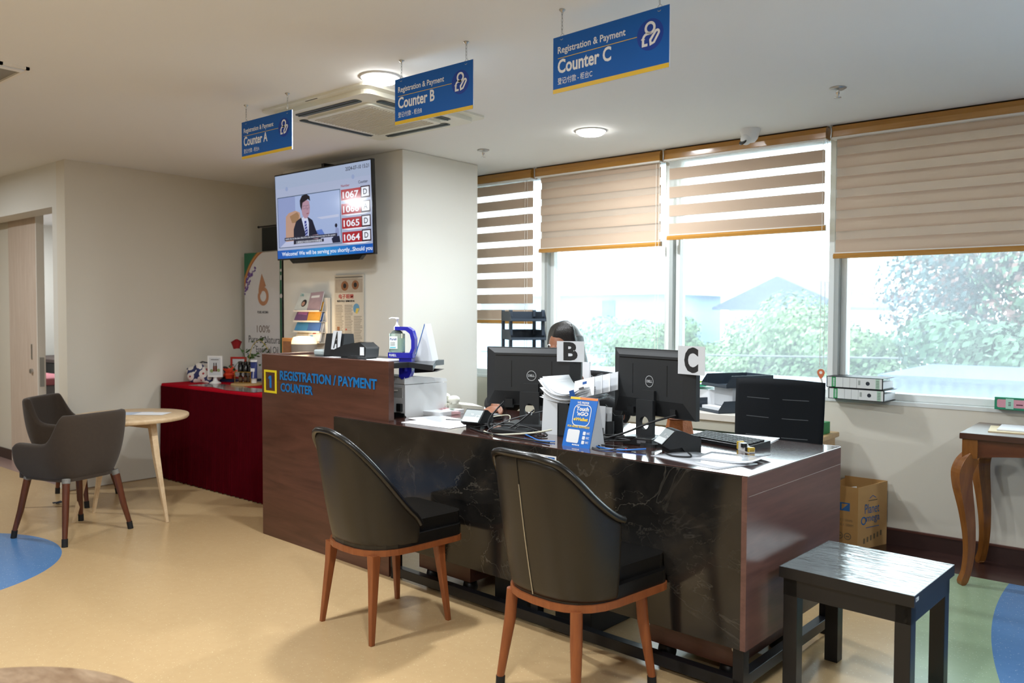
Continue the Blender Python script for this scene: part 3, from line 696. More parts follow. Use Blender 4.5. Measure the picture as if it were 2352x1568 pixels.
b = MB(); b.plane((-.06, -.0245, .02), (1, 0, 0), (0, 0, 1)); b.rect(.004, 0, .05, .066, M('label_white', '#e4ecea', .5), 0); b.text('Purell', .008, .045, .012, M('label_navy', '#20308a', .5), w=.036, z=.0004, bold=.02); b.rect(.008, .004, .04, .01, M('label_cyan', '#5fc4d6', .5), .0004)
for k in range(3): b.rect(.01, .018+k*.007, .036, .020+k*.007, GREYINK, .0004)
b.build('label', t)
def ewallet_card(label, loc, rot):
    t = thing('payment_sign', label, 'sign', loc, rot, 'blue e-wallet tent cards')
    w, h, lean = .142, .20, .06
    d = Vector((0, lean, h)).normalized(); L = math.hypot(lean, h)
    def face(b, y0, yd, m, sg):
        b.T = Matrix()
        b.add([(-w/2, 0, 0), (w/2, 0, 0), (w/2, lean, h), (-w/2, lean, h), (-w/2, .003, 0), (w/2, .003, 0), (w/2, lean+.003, h), (-w/2, lean+.003, h)], [(0, 1, 2, 3), (5, 4, 7, 6), (1, 5, 6, 2), (4, 0, 3, 7), (3, 2, 6, 7), (0, 4, 5, 1)], m)
    E_BLUE = M('ewallet_blue', '#1668c0', .35, var=.02)
    b = MB(); face(b, 0, 0, E_BLUE, 1); b.build('front_card', t)
    b = MB(); b.add([(-w/2, lean+.003, h), (w/2, lean+.003, h), (w/2, lean+.045, 0), (-w/2, lean+.045, 0)], [(0, 1, 2, 3)], PAPER2); b.add([(w/2-.002, .004, 0), (w/2-.002, lean+.003, h-.002), (w/2-.002, lean+.043, 0)], [(0, 2, 1)], PAPER2); b.build('back_card', t, solid=.002)
    b = MB(); b.plane((-w/2, -.0006, 0), (1, 0, 0), d)
    b.rect(0, L-.010, w*.36, L, M('ewallet_yellow', '#e7c437', .5), .0003); b.rect(w*.36, L-.010, w, L, M('ewallet_orange', '#e88b4d', .5), .0003)
    b.text('WE PREFER', w/2, L-.028, .010, LETW, w=.062, z=.0005, bold=.02, align='c')
    b.stroke(rrect(w*.21, L*.43, w*.83, L*.845, .022, 5), .0035, LETW, .0005, True)
    b.text('Touch', w*.29, L*.725, .018, LETW, w=w*.45, z=.0006, bold=.045); b.text("'nGO", w*.33, L*.63, .017, LETW, w=w*.42, z=.0006, bold=.045); b.text('eWallet', w*.25, L*.525, .014, M('ewallet_yellow', '#e7c437', .5), w=w*.52, z=.0006, bold=.045)
    b.text('FOR MORE REWARDS!', w*.08, L*.385, .009, M('ewallet_yellow', '#e7c437', .5), w=w*.80, z=.0006, bold=.03)
    b.poly(rrect(w*.12, L*.08, w*.56, L*.345, .007), LETW, .0005)          # the code that stood on this white square is left out
    for k in range(3):
        b.poly(rrect(w*.68, L*(.075+k*.09), w*.78, L*(.145+k*.09), .003), LETW, .0005)
        for j in range(3): b.rect(w*.81, L*(.095+k*.09+j*.015), w*(.93-.03*(j % 2)), L*(.102+k*.09+j*.015), LETW, .0005)
    b.text('\u25cf\u25cf\u25cf\u25cf\u25cf', w*.36, L*.03, .006, LETW, w=w*.26, z=.0005)
    b.build('print', t)
ewallet_card('e-wallet tent card seen from behind at the end of the tall counter', ck(-2.12, .36), AK+R(-55))
ewallet_card('blue e-wallet tent card standing before the black file holder', kw(-.797, .07, .785), AK)

# side cabinet behind the counter with a lamp
b = MB(); b.box(-.2, .22, -.13, .13, 0, 1.0-.768, WHT2); o = b.build('riser_box', bevel=.004); o.location = (-4.985, 3.64, .768); tag(o, 'white riser box on the red table carrying the glowing lamp', 'box')
t = thing('table_lamp', 'small glowing dome table lamp behind the tall counter', 'lamp', (-4.935, 3.6, 1.0))
b = MB(); b.lathe([(.085, 0), (.092, .05), (.093, .10), (.092, .11)], M('grey_lamp_base', '#8f8378', .5), 28); b.build('base', t)
b = MB(); b.lathe([(.092, .11), (.088, .135), (.076, .158), (.04, .165), (.001, .166)], M('lit_lamp_shade', '#fff0d0', .5, emit=1.0, ecol='#ffd9a0'), 28); b.build('shade', t)
L = bpy.data.lights.new('lamp_glow', 'POINT'); L.energy = 1.6; L.color = (1, .72, .42); L.shadow_soft_size = .06
lo = bpy.data.objects.new('lamp_glow', L); COL.objects.link(lo); lo.location = (-4.935, 3.56, 1.21)
t = thing('picture_frame', 'small orange wooden picture frame beside the glowing lamp', 'picture frame', (-5.10, 3.58, 1.0))
b = MB(); b.box(-.065, .065, -.012, .012, 0, .15, M('orange_wood', '#c98a4a', .45)); b.build('frame', t, bevel=.003)
b = MB(); b.rect(-.05, -.05, .05, .05, PHOTO); o = b.build('photo', t); o.location = (0, -.013, .075); o.rotation_euler = (R(90), 0, 0)

# magazine rack on the column
t = thing('magazine_rack', 'white wall rack full of magazines beside the banner', 'rack', (-5.08, 3.80, 1.12))
b = MB(); b.box(-.16, .17, -.01, .02, -.06, .33, TRIMW); b.build('backboard', t, bevel=.003)
for k in range(4):
    b = MB(); b.box(-.16, .16, -.075, -.01, k*.078-.01, k*.078-.006, TRIMW); b.box(-.16, .16, -.077, -.073, k*.078-.01, k*.078+.002, TRIMW); b.build('shelf', t)
cov = ['#c9d2cf', '#b9a5a2', '#d9b23e', '#7a4f7d', '#3b6fae', '#d8d5cf', '#b34f42', '#c9a05a', '#3f86b5', '#e2dfda', '#9c8fa8', '#5a5e66']
labs = ['pale cover magazine with a dark-haired face, left on the top rack tier', 'mauve and grey magazine on the right of the top rack tier',
        'purple magazine on the left of the second rack tier', 'orange-edged magazine on the right of the second rack tier',
        'bright blue brochure on the left of the third rack tier', 'darker blue brochure on the right of the third rack tier',
        'cream and navy magazine on the left of the lowest rack tier', 'white leaflet with a red square, right on the lowest rack tier']
cc = ['#cfd3ce', '#a58e98', '#6d4a76', '#d09a34', '#3f86b5', '#3b63a6', '#d6cdb9', '#dfdfe2']
for k in range(4):
    for j in range(2):
        i = (3-k)*2+j
        mm = M('magazine_cover_%d' % i, cc[i], .35, var=.22, vs=22)
        b = MB(); b.box(-.075, .075, -.004, .004, 0, .145, mm)
        b.box(-.075, .075, .004, .009, .002, .143, PAPER)
        b.plane((-.075, -.0045, 0), (1, 0, 0), (0, 0, 1))
        if i == 0: b.disc(.09, .06, .03, INK, .0003); b.disc(.085, .055, .018, M('print_skin', '#b98d7a', .6), .0006); b.text('Lifu', .01, .115, .022, M('print_teal', '#4a9c9a', .5), z=.0004, bold=.02)
        elif i == 6: b.rect(0, 0, .15, .03, M('print_navy', '#2b2c7a', .5), .0003); b.rect(.09, .005, .13, .025, M('print_red', '#b03a3a', .5), .0006)
        elif i == 7: b.rect(.05, .06, .09, .10, M('print_red', '#b03a3a', .5), .0003); b.rect(.02, .03, .06, .05, M('print_sky', '#4aa0d0', .5), .0003)
        elif i == 3: b.rect(0, .125, .15, .145, M('print_orange', '#e0a020', .5), .0003)
        elif i == 2: b.rect(.02, .05, .13, .09, M('print_lilac', '#a46aa8', .5), .0003)
        else: b.rect(.02, .1, .12, .118, LETW, .0003)
        o = b.build('magazine'); o.location = (-5.165+j*.16, 3.80-.066, 1.12+k*.078); o.rotation_euler = (R(-24+6*j), R(-3 if j else 4), 0); tag(o, labs[i], 'magazine', 'magazines on the wall rack')

# ------------------------------------------------------------------ aroma banner and the black screen behind it
t = thing('banner', 'white essential oil banner with a copper drop behind the red table', 'banner', (-5.955, 3.93, 0))
w, z0, z1 = .545, .40, 1.845
b = MB(); b.box(-w/2, w/2, -.001, .001, z0, z1, M('banner_white', '#d9dade', .5, var=.02)); b.build('sheet', t)
b = MB(); b.tube([(-w/2, .006, z1), (w/2, .006, z1)], .008, STEEL, 8); b.tube([(0, .03, 0), (0, .012, z1)], .008, STEEL, 8); b.box(-.28, .28, -.06, .09, 0, .03, STEEL); b.build('stand', t)
b = MB(); b.plane((-w/2, -.0016, z1), (1, 0, 0), (0, 0, 1)); BG = M('banner_green', '#1d6b4d', .5, var=.12); BC = M('banner_copper', '#a9633a', .45, var=.15); BGO = M('banner_gold', '#c9a94f', .4)
def ar(r0): return [(.42-r0*math.cos(R(a)), -.40+r0*math.sin(R(a))) for a in range(0, 88, 4)]
p = [q_ for q_ in ar(.425) if q_[1] < 0 and q_[0] > 0]
b.poly([(0, 0)] + [(0, p[0][1])] + p + [(p[-1][0]+.03, 0)], BC, .0002)
p = [q_ for q_ in ar(.46) if q_[1] < 0 and q_[0] > 0]
b.poly([(0, 0), (0, p[0][1]-.02)] + p + [(p[-1][0]+.03, 0)], BG, .0004)
b.stroke([q_ for q_ in ar(.445) if q_[1] < 0 and q_[0] >= 0], .008, BGO, .0006)
b.rect(w-.028, -1.4, w, 0, BG, .0004); b.disc(w-.012, -.16, .012, LETW, .0006); b.rect(w-.02, -.24, w-.004, -.20, LETW, .0006); b.disc(w-.01, -.37, .018, LETW, .0006)
LAV = M('lavender_print', '#6a4c96', .6, var=.25, vs=60)
random.seed(11)
for cx, cy, n, ang in ((.06, -.205, 26, 62), (.135, -.16, 12, 40), (.06, -.27, 14, 50), (.025, -.315, 8, 60)):
    for k in range(n):
        s = (k/n-.5)*.10; b.disc(cx+s*math.cos(R(ang))+random.uniform(-.014, .014), cy+s*math.sin(R(ang))+random.uniform(-.012, .012), random.uniform(.006, .012), LAV, .0008+k*.00001, 7)
# the copper drop
cxd, cyd = .275, -.37
COP = M('copper_print', '#b98462', .4, var=.12, vs=20)
b.stroke(arc(cxd+.005, cyd, .062, 150, -200, 30), .034, COP, .0008)
b.poly([(cxd-.062, cyd+.06), (cxd-.05, cyd+.10), (cxd-.015, cyd+.19), (cxd+.03, cyd+.115), (cxd+.045, cyd+.085), (cxd+.005, cyd+.07), (cxd-.02, cyd+.03), (cxd-.055, cyd-.01), (cxd-.062, cyd+.02)], COP, .0009)
b.text('PURE AROMA', cxd, -.515, .022, GREYINK, w=.16, z=.0008, bold=.02, align='c')
b.text('100%', cxd+.005, -.675, .06, M('copper_text', '#7b6a60', .6), w=.19, z=.0008, align='c')
b.text('Pure & Natural', .06, -.765, .062, M('slate_text', '#505257', .6), w=.47, z=.0008); b.text('Essential Oil', .17, -.845, .055, M('slate_text', '#505257', .6), w=.32, z=.0008)
b.build('print', t)
t = thing('pull_up_screen', 'dark cloth screen with a thin top rod behind the banner', 'screen', (-5.95, 4.08, 0))
b = MB(); b.box(-.235, .3, -.004, .004, .3, 2.075, M('dark_slate_cloth', '#262b2b', .8)); b.build('cloth', t)
b = MB(); b.tube([(-.285, 0, 2.085), (.3, 0, 2.085)], .007, BLKMET, 8); b.ell((-.29, 0, 2.085), (.011, .011, .011), BLKMET, 10, 6); b.tube([(.05, .03, 0), (.05, .012, 2.085)], .008, BLKMET, 8); b.box(-.25, .3, -.06, .07, 0, .03, BLKMET); b.build('stand', t)

# ------------------------------------------------------------------ red cloth table
CT = .767
t = thing('cloth_covered_table', 'table dressed in a red velvet cloth with a pleated dark skirt', 'table', (0, 0, 0))
x0, x1, y0, y1 = -6.325, -4.70, 3.225, 3.80
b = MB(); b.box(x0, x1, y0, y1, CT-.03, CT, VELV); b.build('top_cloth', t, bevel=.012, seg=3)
b = MB(); path = []
per = [(x0, y1), (x0, y0), (x1, y0), (x1, y1)]
def lerp(a, c, s): return (a[0]+(c[0]-a[0])*s, a[1]+(c[1]-a[1])*s)
random.seed(5)
for a, c in zip(per[:-1], per[1:]):
    L_ = math.hypot(c[0]-a[0], c[1]-a[1]); n = int(L_/.008); nx, ny = (c[1]-a[1])/L_, -(c[0]-a[0])/L_
    for k in range(n):
        s = k/n; q_ = lerp(a, c, s); w_ = .006*math.sin(s*L_/.028*2*math.pi)+.003*math.sin(s*L_*57)
        path.append((q_[0]-nx*w_*-1, q_[1]-ny*w_*-1, nx, ny, w_))
path.append((*per[-1], 1, 0, 0))
def sk(u, v):
    i = min(len(path)-1, round(u*(len(path)-1))); x, y, nx, ny, w_ = path[i]
    k = .25+.9*v
    return (x+nx*w_*(k-1)+nx*.012*v, y+ny*w_*(k-1)+ny*.012*v, CT-.022-(CT-.03)*v+.006*math.sin(i*.9)*v)
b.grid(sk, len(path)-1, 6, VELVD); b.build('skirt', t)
# things on it
t = thing('pouch', 'patterned fabric pouch lying at the left end of the red table', 'pouch', (-6.17, 3.52, CT), R(30))
def pm():
    m, nt, bb, out = new_mat('patterned_pouch_fabric'); v = coords(nt)
    vo = nt.nodes.new('ShaderNodeTexVoronoi'); vo.inputs['Scale'].default_value = 18; nt.links.new(v, vo.inputs['Vector'])
    c = ramp(nt, vo.outputs['Distance'], [(.0, '#a03038'), (.16, '#e2dcd6'), (.52, '#e6e2dc'), (.62, '#2c3566')]); c.node.color_ramp.interpolation = 'CONSTANT'
    nt.links.new(c, bb.inputs['Base Color']); bb.inputs['Roughness'].default_value = .8; return m
PM = pm()
def pf(x, y, z): k = 1+.09*math.sin(7*x+3*z)+.07*math.sin(9*y+4*x); return (x*k, y*k, z*k if z > -.5 else -.5-.1*(z+.5))
b = MB(); b.ell((0, 0, .05), (.15, .10, .105), PM, 30, 18, pf); b.build('bag', t)
b = MB(); b.tube([(-.06, -.04, .14), (-.02, 0, .165), (.04, .03, .15)], .006, BLK, 8); b.build('drawstring', t)
b = MB(); b.ell((0, 0, .05), (.06, .05, .07), BLKM, 16, 10); o = b.build('black_bag'); o.location = (-6.17, 3.70, CT); tag(o, 'small black bag tucked behind the patterned pouch', 'bag')
t = thing('photo_stand', 'white framed product card on a small round pedestal', 'photo stand', (-5.975, 3.50, CT), R(35))
b = MB(); b.lathe([(.045, 0), (.045, .006), (.02, .02), (.012, .045), (.02, .052)], WHT, 24); b.build('pedestal', t)
b = MB(); b.box(-.062, .062, -.008, .008, .05, .222, WHT); b.build('frame', t, bevel=.003)
b = MB(); b.plane((-.047, -.0085, .066), (1, 0, 0), (0, 0, 1)); b.rect(0, 0, .094, .142, M('card_pale', '#cfd4d8', .5), 0); AMB = M('amber_print', '#6b2f1a', .5)
for x in (.032, .05): b.rect(x, .03, x+.016, .075, AMB, .0003); b.rect(x+.004, .075, x+.012, .10, INK, .0003)
b.disc(.02, .035, .014, M('leaf_print', '#8ea06a', .6), .0002); b.disc(.078, .04, .013, M('leaf_print', '#8ea06a', .6), .0002); b.rect(.015, .122, .08, .128, GREYINK, .0003); b.build('card', t)
b = MB()
random.seed(2)
for k in range(9): b.add([(random.uniform(-.05, .05), random.uniform(-.04, .04), .02), (random.uniform(-.06, .06), random.uniform(-.05, .05), random.uniform(.05, .10)), (random.uniform(-.06, .06), random.uniform(-.05, .05), random.uniform(.04, .09)), (random.uniform(-.03, .03), random.uniform(-.03, .03), .015)], [(0, 1, 2, 3)], M('orange_paper', '#e0421c', .6, var=.15))
b.lathe([(.03, 0), (.045, .03), (.04, .045)], M('orange_paper', '#e0421c', .6), 10, smooth=False)
o = b.build('paper_flower', solid=.001); o.location = (-6.0, 3.64, CT+.03); tag(o, 'crumpled orange paper flower behind the pedestal card', 'paper flower')
b = MB(); b.box(-.16, .16, -.10, .10, 0, .02, M('navy_box', '#1c2748', .5)); o = b.build('tray_box', bevel=.003); o.location = (-6.02, 3.73, CT); o.rotation_euler = (0, 0, R(20)); tag(o, 'flat navy box on the red table under the orange flower', 'box')
t = thing('picture_frame', 'red picture frame standing behind the bottle tier', 'picture frame', (-6.04, 3.75, CT+.021), R(30))
b = MB()
for r_ in ((-.07, .07, .165, .18), (-.07, .07, 0, .015), (-.07, -.055, .015, .165), (.055, .07, .015, .165)): b.box(r_[0], r_[1], -.006, .006, r_[2], r_[3], M('red_paint', '#c2261e', .4))
b.build('frame', t); b = MB(); b.box(-.055, .055, 0, .004, .015, .165, PAPER2); b.build('print', t)
b = MB(); b.lathe([(.12, 0), (.125, .008), (.12, .016)], M('wood_slice', '#b0905c', .6, var=.2, vs=30), 28); o = b.build('wood_slice'); o.location = (-5.64, 3.575, CT); tag(o, 'round wooden slice under the bottle tier', 'coaster')
WZ = CT+.017
t = thing('bottle_tier', 'two-level gold wire tier for oil bottles on the red table', 'display tier', (-5.70, 3.60, WZ), R(25))
GOLD = M('gold_wire', '#c7a24a', .25, 1.0)
b = MB(); b.prism(rrect(-.075, -.045, .075, .045, .01), .082, .087, GOLD)
for x in (-.07, .07):
    for y in (-.04, .04): b.tube([(x, y, 0), (x, y, .085)], .003, GOLD, 6)
b.prism(rrect(-.075, -.045, .075, .045, .01), .0, .004, GOLD); b.build('frame', t)
AMG = M('amber_glass', '#3a1a0a', .12, var=.1)
def bottle(label, x, y, z, h, r, m, cap, grp):
    t = thing('oil_bottle', label, 'bottle', (x, y, z), group=grp)
    b = MB(); b.lathe([(r, 0), (r, h*.6), (r*.5, h*.68), (r*.5, h*.72)], m, 14); b.build('bottle', t)
    b = MB(); b.lathe([(r*.55, h*.70), (r*.55, h)], cap, 12); b.build('cap', t)
    b = MB(); b.lathe([(r*1.02, h*.15), (r*1.02, h*.48)], M('dark_label', '#57402a', .6), 14); b.build('label', t); return t
for k in range(3):
    dx, dy = math.cos(R(25))*(-.045+k*.045), math.sin(R(25))*(-.045+k*.045)
    bottle(['amber oil bottle on the lower tier level, nearest the pedestal card', 'amber oil bottle in the middle of the lower tier level', 'amber oil bottle on the lower tier level behind the tube'][k], -5.70+dx, 3.60+dy, WZ+.004, .075, .016, AMG, BLK, 'amber bottles on the lower tier')
    b = MB(); b.lathe([(.021, 0), (.021, .05), (.016, .055), (.018, .056), (.018, .078), (.001, .079)], BLKG, 14); o = b.build('oil_jar'); o.location = (-5.70+dx, 3.60+dy, WZ+.087)
    tag(o, ['black jar on the upper tier level under the rose', 'middle black jar on the upper tier level', 'black jar on the upper tier level nearest the counter'][k], 'jar', 'black jars on the upper tier')
t = thing('cream_tube', 'upright white and navy cream tube beside the bottle tier', 'tube', (-5.615, 3.62, WZ), R(25))
b = MB(); b.lathe([(.022, .0), (.022, .035), (.025, .036)], WHT, 18); b.build('cap', t)
b = MB(); b.grid(lambda u, v: ((.025+.006*v)*math.cos(2*math.pi*u), (.025*(1-v)+.002)*math.sin(2*math.pi*u), .036+.144*v), 20, 6, M('navy_tube', '#2b3a7c', .35)); b.build('tube', t)
b = MB(); b.grid(lambda u, v: ((.0255+.006*(.55+.45*v))*math.cos(2*math.pi*u), (.025*(1-(.55+.45*v))+.0028)*math.sin(2*math.pi*u), .036+.144*(.9+.1*v)), 20, 2, WHT); b.plane((-.018, -.0215, .07), (1, 0, 0), (0, .12, 1)); b.rect(.0, .02, .036, .045, LETW, .001); b.rect(.024, -.03, .030, .02, LETW, .001); b.build('print', t)
for k, (x, y, r_, w_, d_, lab) in enumerate(((-5.80, 3.38, 8, .17, .12, 'glossy leaflet flat on the red cloth near the pedestal'), (-5.50, 3.36, -12, .16, .12, 'glossy leaflet flat on the red cloth in the middle'), (-5.22, 3.35, 5, .16, .13, 'glossy leaflet flat on the red cloth next to the counter'))):
    b = MB(); b.box(-w_, w_, -d_/1.2, d_/1.2, 0, .0015, M('grey_gloss_print', '#77716d', .15, var=.35, vs=26)); o = b.build('leaflet'); o.location = (x, y, CT+.001+k*.0008); o.rotation_euler = (0, 0, R(r_)); tag(o, lab, 'leaflet', 'leaflets on the red table')
# the rose and ivy arrangement
t = thing('flower_arrangement', 'artificial red rose with trailing ivy leaves behind the bottles', 'flowers', (-5.76, 3.66, WZ))
LEAFM = M('ivy_leaf_green', '#3c5a2c', .5, var=.35, vs=20); ROSE = M('dark_red_rose', '#8a0f18', .7, var=.25, vs=30)
b = MB(); b.lathe([(.03, 0), (.035, .06), (.022, .12), (.026, .14)], M('clear_vase', '#cfd8d4', .1, trans=.7), 18); b.build('vase', t)
b = MB(); b.tube(smooth_path([(0, 0, .12), (-.03, -.02, .22), (-.06, -.06, .30)]), .0025, LEAFM, 6); b.tube(smooth_path([(0, 0, .12), (.03, .02, .28), (.10, .05, .33), (.16, .08, .26)]), .0025, M('gold_stem', '#b7a23e', .5), 6); b.tube(smooth_path([(0, 0, .12), (-.07, -.03, .16), (-.11, -.07, .09)]), .002, LEAFM, 6); b.build('stem', t)
b = MB()
for k in range(16):
    a = k*2.4; r0 = .008+.0022*k; z = .335-.001*k
    b.grid(lambda u, v, a=a, r0=r0: (-.062+r0*(.6+.5*v)*math.cos(a+(u-.5)*1.8), -.062+r0*(.6+.5*v)*math.sin(a+(u-.5)*1.8), .285+.07*v-.014*v*v-.0015*k), 6, 4, ROSE)
b.build('rose', t)
b = MB(); random.seed(21)
for k in range(46):
    s = random.random(); base = random.choice([(0, 0, .20), (.05, .03, .30), (.10, .05, .31), (.14, .07, .26), (-.02, -.01, .24), (.02, .02, .17), (.08, .02, .22), (-.10, -.06, .10), (.12, .06, .14)])
    p = Vector(base)+Vector((random.uniform(-.035, .035), random.uniform(-.03, .03), random.uniform(-.03, .04)))
    d = Vector((random.uniform(-1, 1), random.uniform(-1, 1), random.uniform(-.6, .5))).normalized(); n = d.orthogonal().normalized(); sz = random.uniform(.016, .028)
    pts = [p, p+d*sz*.5+n*sz*.55, p+d*sz+n*sz*.3, p+d*sz*1.6, p+d*sz-n*sz*.3, p+d*sz*.5-n*sz*.55]
    b.add([tuple(x) for x in pts], [(0, 1, 2, 3), (0, 3, 4, 5)], LEAFM)
b.build('leaves', t)

# ------------------------------------------------------------------ tables and chairs of the waiting area
TC = (-5.29, 2.49); TH = .665
t = thing('round_table', 'small round pale wood table between the two grey armchairs', 'table', (*TC, 0))
b = MB(); b.lathe([(.350, TH-.028), (.358, TH-.018), (.358, TH-.004), (.354, TH), (.0001, TH)], MAPLE, 64); b.lathe([(.0001, TH-.0285), (.350, TH-.028)], MAPLE, 64); b.build('tabletop', t)
feet = [(-5.394+.01, 2.167), (-4.941, 2.552), (-5.55, 2.36)]
for fx, fy in feet:
    dx, dy = fx-TC[0], fy-TC[1]
    b = MB(); b.tube([(dx*.60, dy*.60, TH-.03), (dx*.72, dy*.72, TH*.62), (dx, dy, .0)], [.030, .026, .013], MAPLE, 4, smooth=False); b.build('leg', t, bevel=.004)
b = MB()
for fx, fy in feet:
    a = math.atan2(fy-TC[1], fx-TC[0]); T0 = Matrix.Rotation(a, 4, 'Z'); b.T = T0; b.box(0, .19, -.012, .012, TH-.075, TH-.03, MAPLE)
b.build('apron', t)
b = MB(); b.box(-.13, .08, -.09, .06, 0, .001, M('blue_white_flyer', '#b9c6d8', .6, var=.15)); o = b.build('flyer'); o.location = (-5.32, 2.56, TH+.0005); o.rotation_euler = (0, 0, R(50)); tag(o, 'pale blue flyer lying on the round table', 'paper')
b = MB(); b.box(-.10, .10, -.07, .07, 0, .001, PAPER); o = b.build('sheet'); o.location = (-5.22, 2.60, TH+.0018); o.rotation_euler = (0, 0, R(38)); tag(o, 'white sheet overlapping the flyer on the round table', 'paper')

def plan(s, rx, ry, n, fwd, split=.62):
    """half plan of a tub chair, s=0 back middle .. 1 front end of the side; back is -y"""
    a = abs(s); sg = 1 if s >= 0 else -1
    if a < split:
        t_ = a/split*math.pi/2; x = rx*math.sin(t_)**(2/n); y = -ry*math.cos(t_)**(2/n)
    else: x = rx; y = fwd*(a-split)/(1-split)
    return sg*x, y
def tub(rx, ry, n, fwd, z0, htop, lean, split=.62, taper=.0, flare=.06):
    def fn(u, v):
        s = u*2-1; x, y = plan(s, rx, ry, n, fwd, split); h = htop(abs(s)); z = z0+(h-z0)*v
        k = (z-z0)/.5
        tk = 1-taper*(1-v)**3
        return (x*tk*(1+flare*k), y*tk-lean*k*max(0, -y/ry), z)
    return fn
def seat_pts(rx, ry, n, fwd, k=1., N=20):
    pts = [plan(s/N*2-1, rx, ry, n, fwd) for s in range(N+1)]
    pts = [(x*k, y*k) for x, y in pts]
    r = .05; x1 = rx*k; y1 = fwd*k
    return pts[:-1] + [(x1, y1-r*.2)] + arc(x1-r, y1, r, 0, 90, 4) + arc(-x1+r, y1, r, 90, 180, 4) + [(-x1, y1-r*.2)]
def armchair(label, loc, rot):
    t = thing('armchair', label, 'chair', loc, rot, 'grey fabric armchairs at the round table')
    hp = lambda a: .57 + (.745-.57)*(1-sstep(.34, .60, a)) - .03*sstep(.93, 1, a)
    b = MB(); b.grid(tub(.235, .225, 4.2, .21, .35, hp, .035, .60, taper=.24, flare=.05), 56, 10, FABG); b.build('shell', t, solid=.05, subsurf=1)
    b = MB(); b.prism(seat_pts(.185, .18, 4, .20), .352, .40, FABG); b.build('seat_base', t, bevel=.012)
    b = MB(); b.prism(seat_pts(.18, .17, 4, .225), .40, .47, FABG); b.build('seat_cushion', t, bevel=.022, seg=4)
    for sx in (-1, 1):
        for sy in (-1, 1):
            b = MB(); b.tube([(sx*.165, sy*.165, .365), (sx*.195, sy*.195, .16), (sx*.22, sy*.22, .03)], [.021, .018, .0135], WALNUTLEG, 14); lg = b.build('leg', t)
            b = MB(); b.tube([(sx*.217, sy*.217, .045), (sx*.222, sy*.222, 0)], .0165, RUB, 12); b.build('rubber_foot', lg)
            b = MB(); b.tube([(sx*.162, sy*.162, .372), (sx*.168, sy*.168, .345)], .023, M('grey_collar', '#77756f', .5), 12); b.build('collar', lg)
    return t
a1 = armchair('grey fabric armchair turned away, nearest of the pair, on the blue circle', (-5.126, 2.06, 0), R(105))
dup(a1, (-6.035, 2.417, 0), R(-50), 'grey fabric armchair facing the room, by the doorway corner')
b = MB(); random.seed(4)
pts = [(random.uniform(-.03, .03), random.uniform(-.03, .03), random.uniform(.004, .022)) for _ in range(10)]
b.tube(smooth_path(pts, 4), .004, M('navy_string', '#2c3442', .7), 6); o = b.build('cable_scrap'); o.location = (-5.99, 2.31, 0); tag(o, 'crumpled dark string on the floor under the armchair', 'string')
# low wooden table at the very front
t = thing('coffee_table', 'round grained wood table top at the bottom left edge', 'table', (-1.76, .40, 0))
ASH = wood('grained_ash_top', '#7c5e44', '#b3977a', .32, (3.2, 9, 1), rings=1.6, dist=2.4, fine=.7, bmp=.05)
b = MB(); b.lathe([(.44, .475), (.45, .482), (.45, .495), (.446, .50), (.0001, .50)], ASH, 72); b.lathe([(.0001, .4749), (.44, .475)], ASH, 48); b.build('tabletop', t)
for k in range(3):
    a = R(90+120*k); b = MB(); b.tube([(.2*math.cos(a), .2*math.sin(a), .475), (.34*math.cos(a), .34*math.sin(a), 0)], [.025, .015], MAPLE, 10); b.build('leg', t)

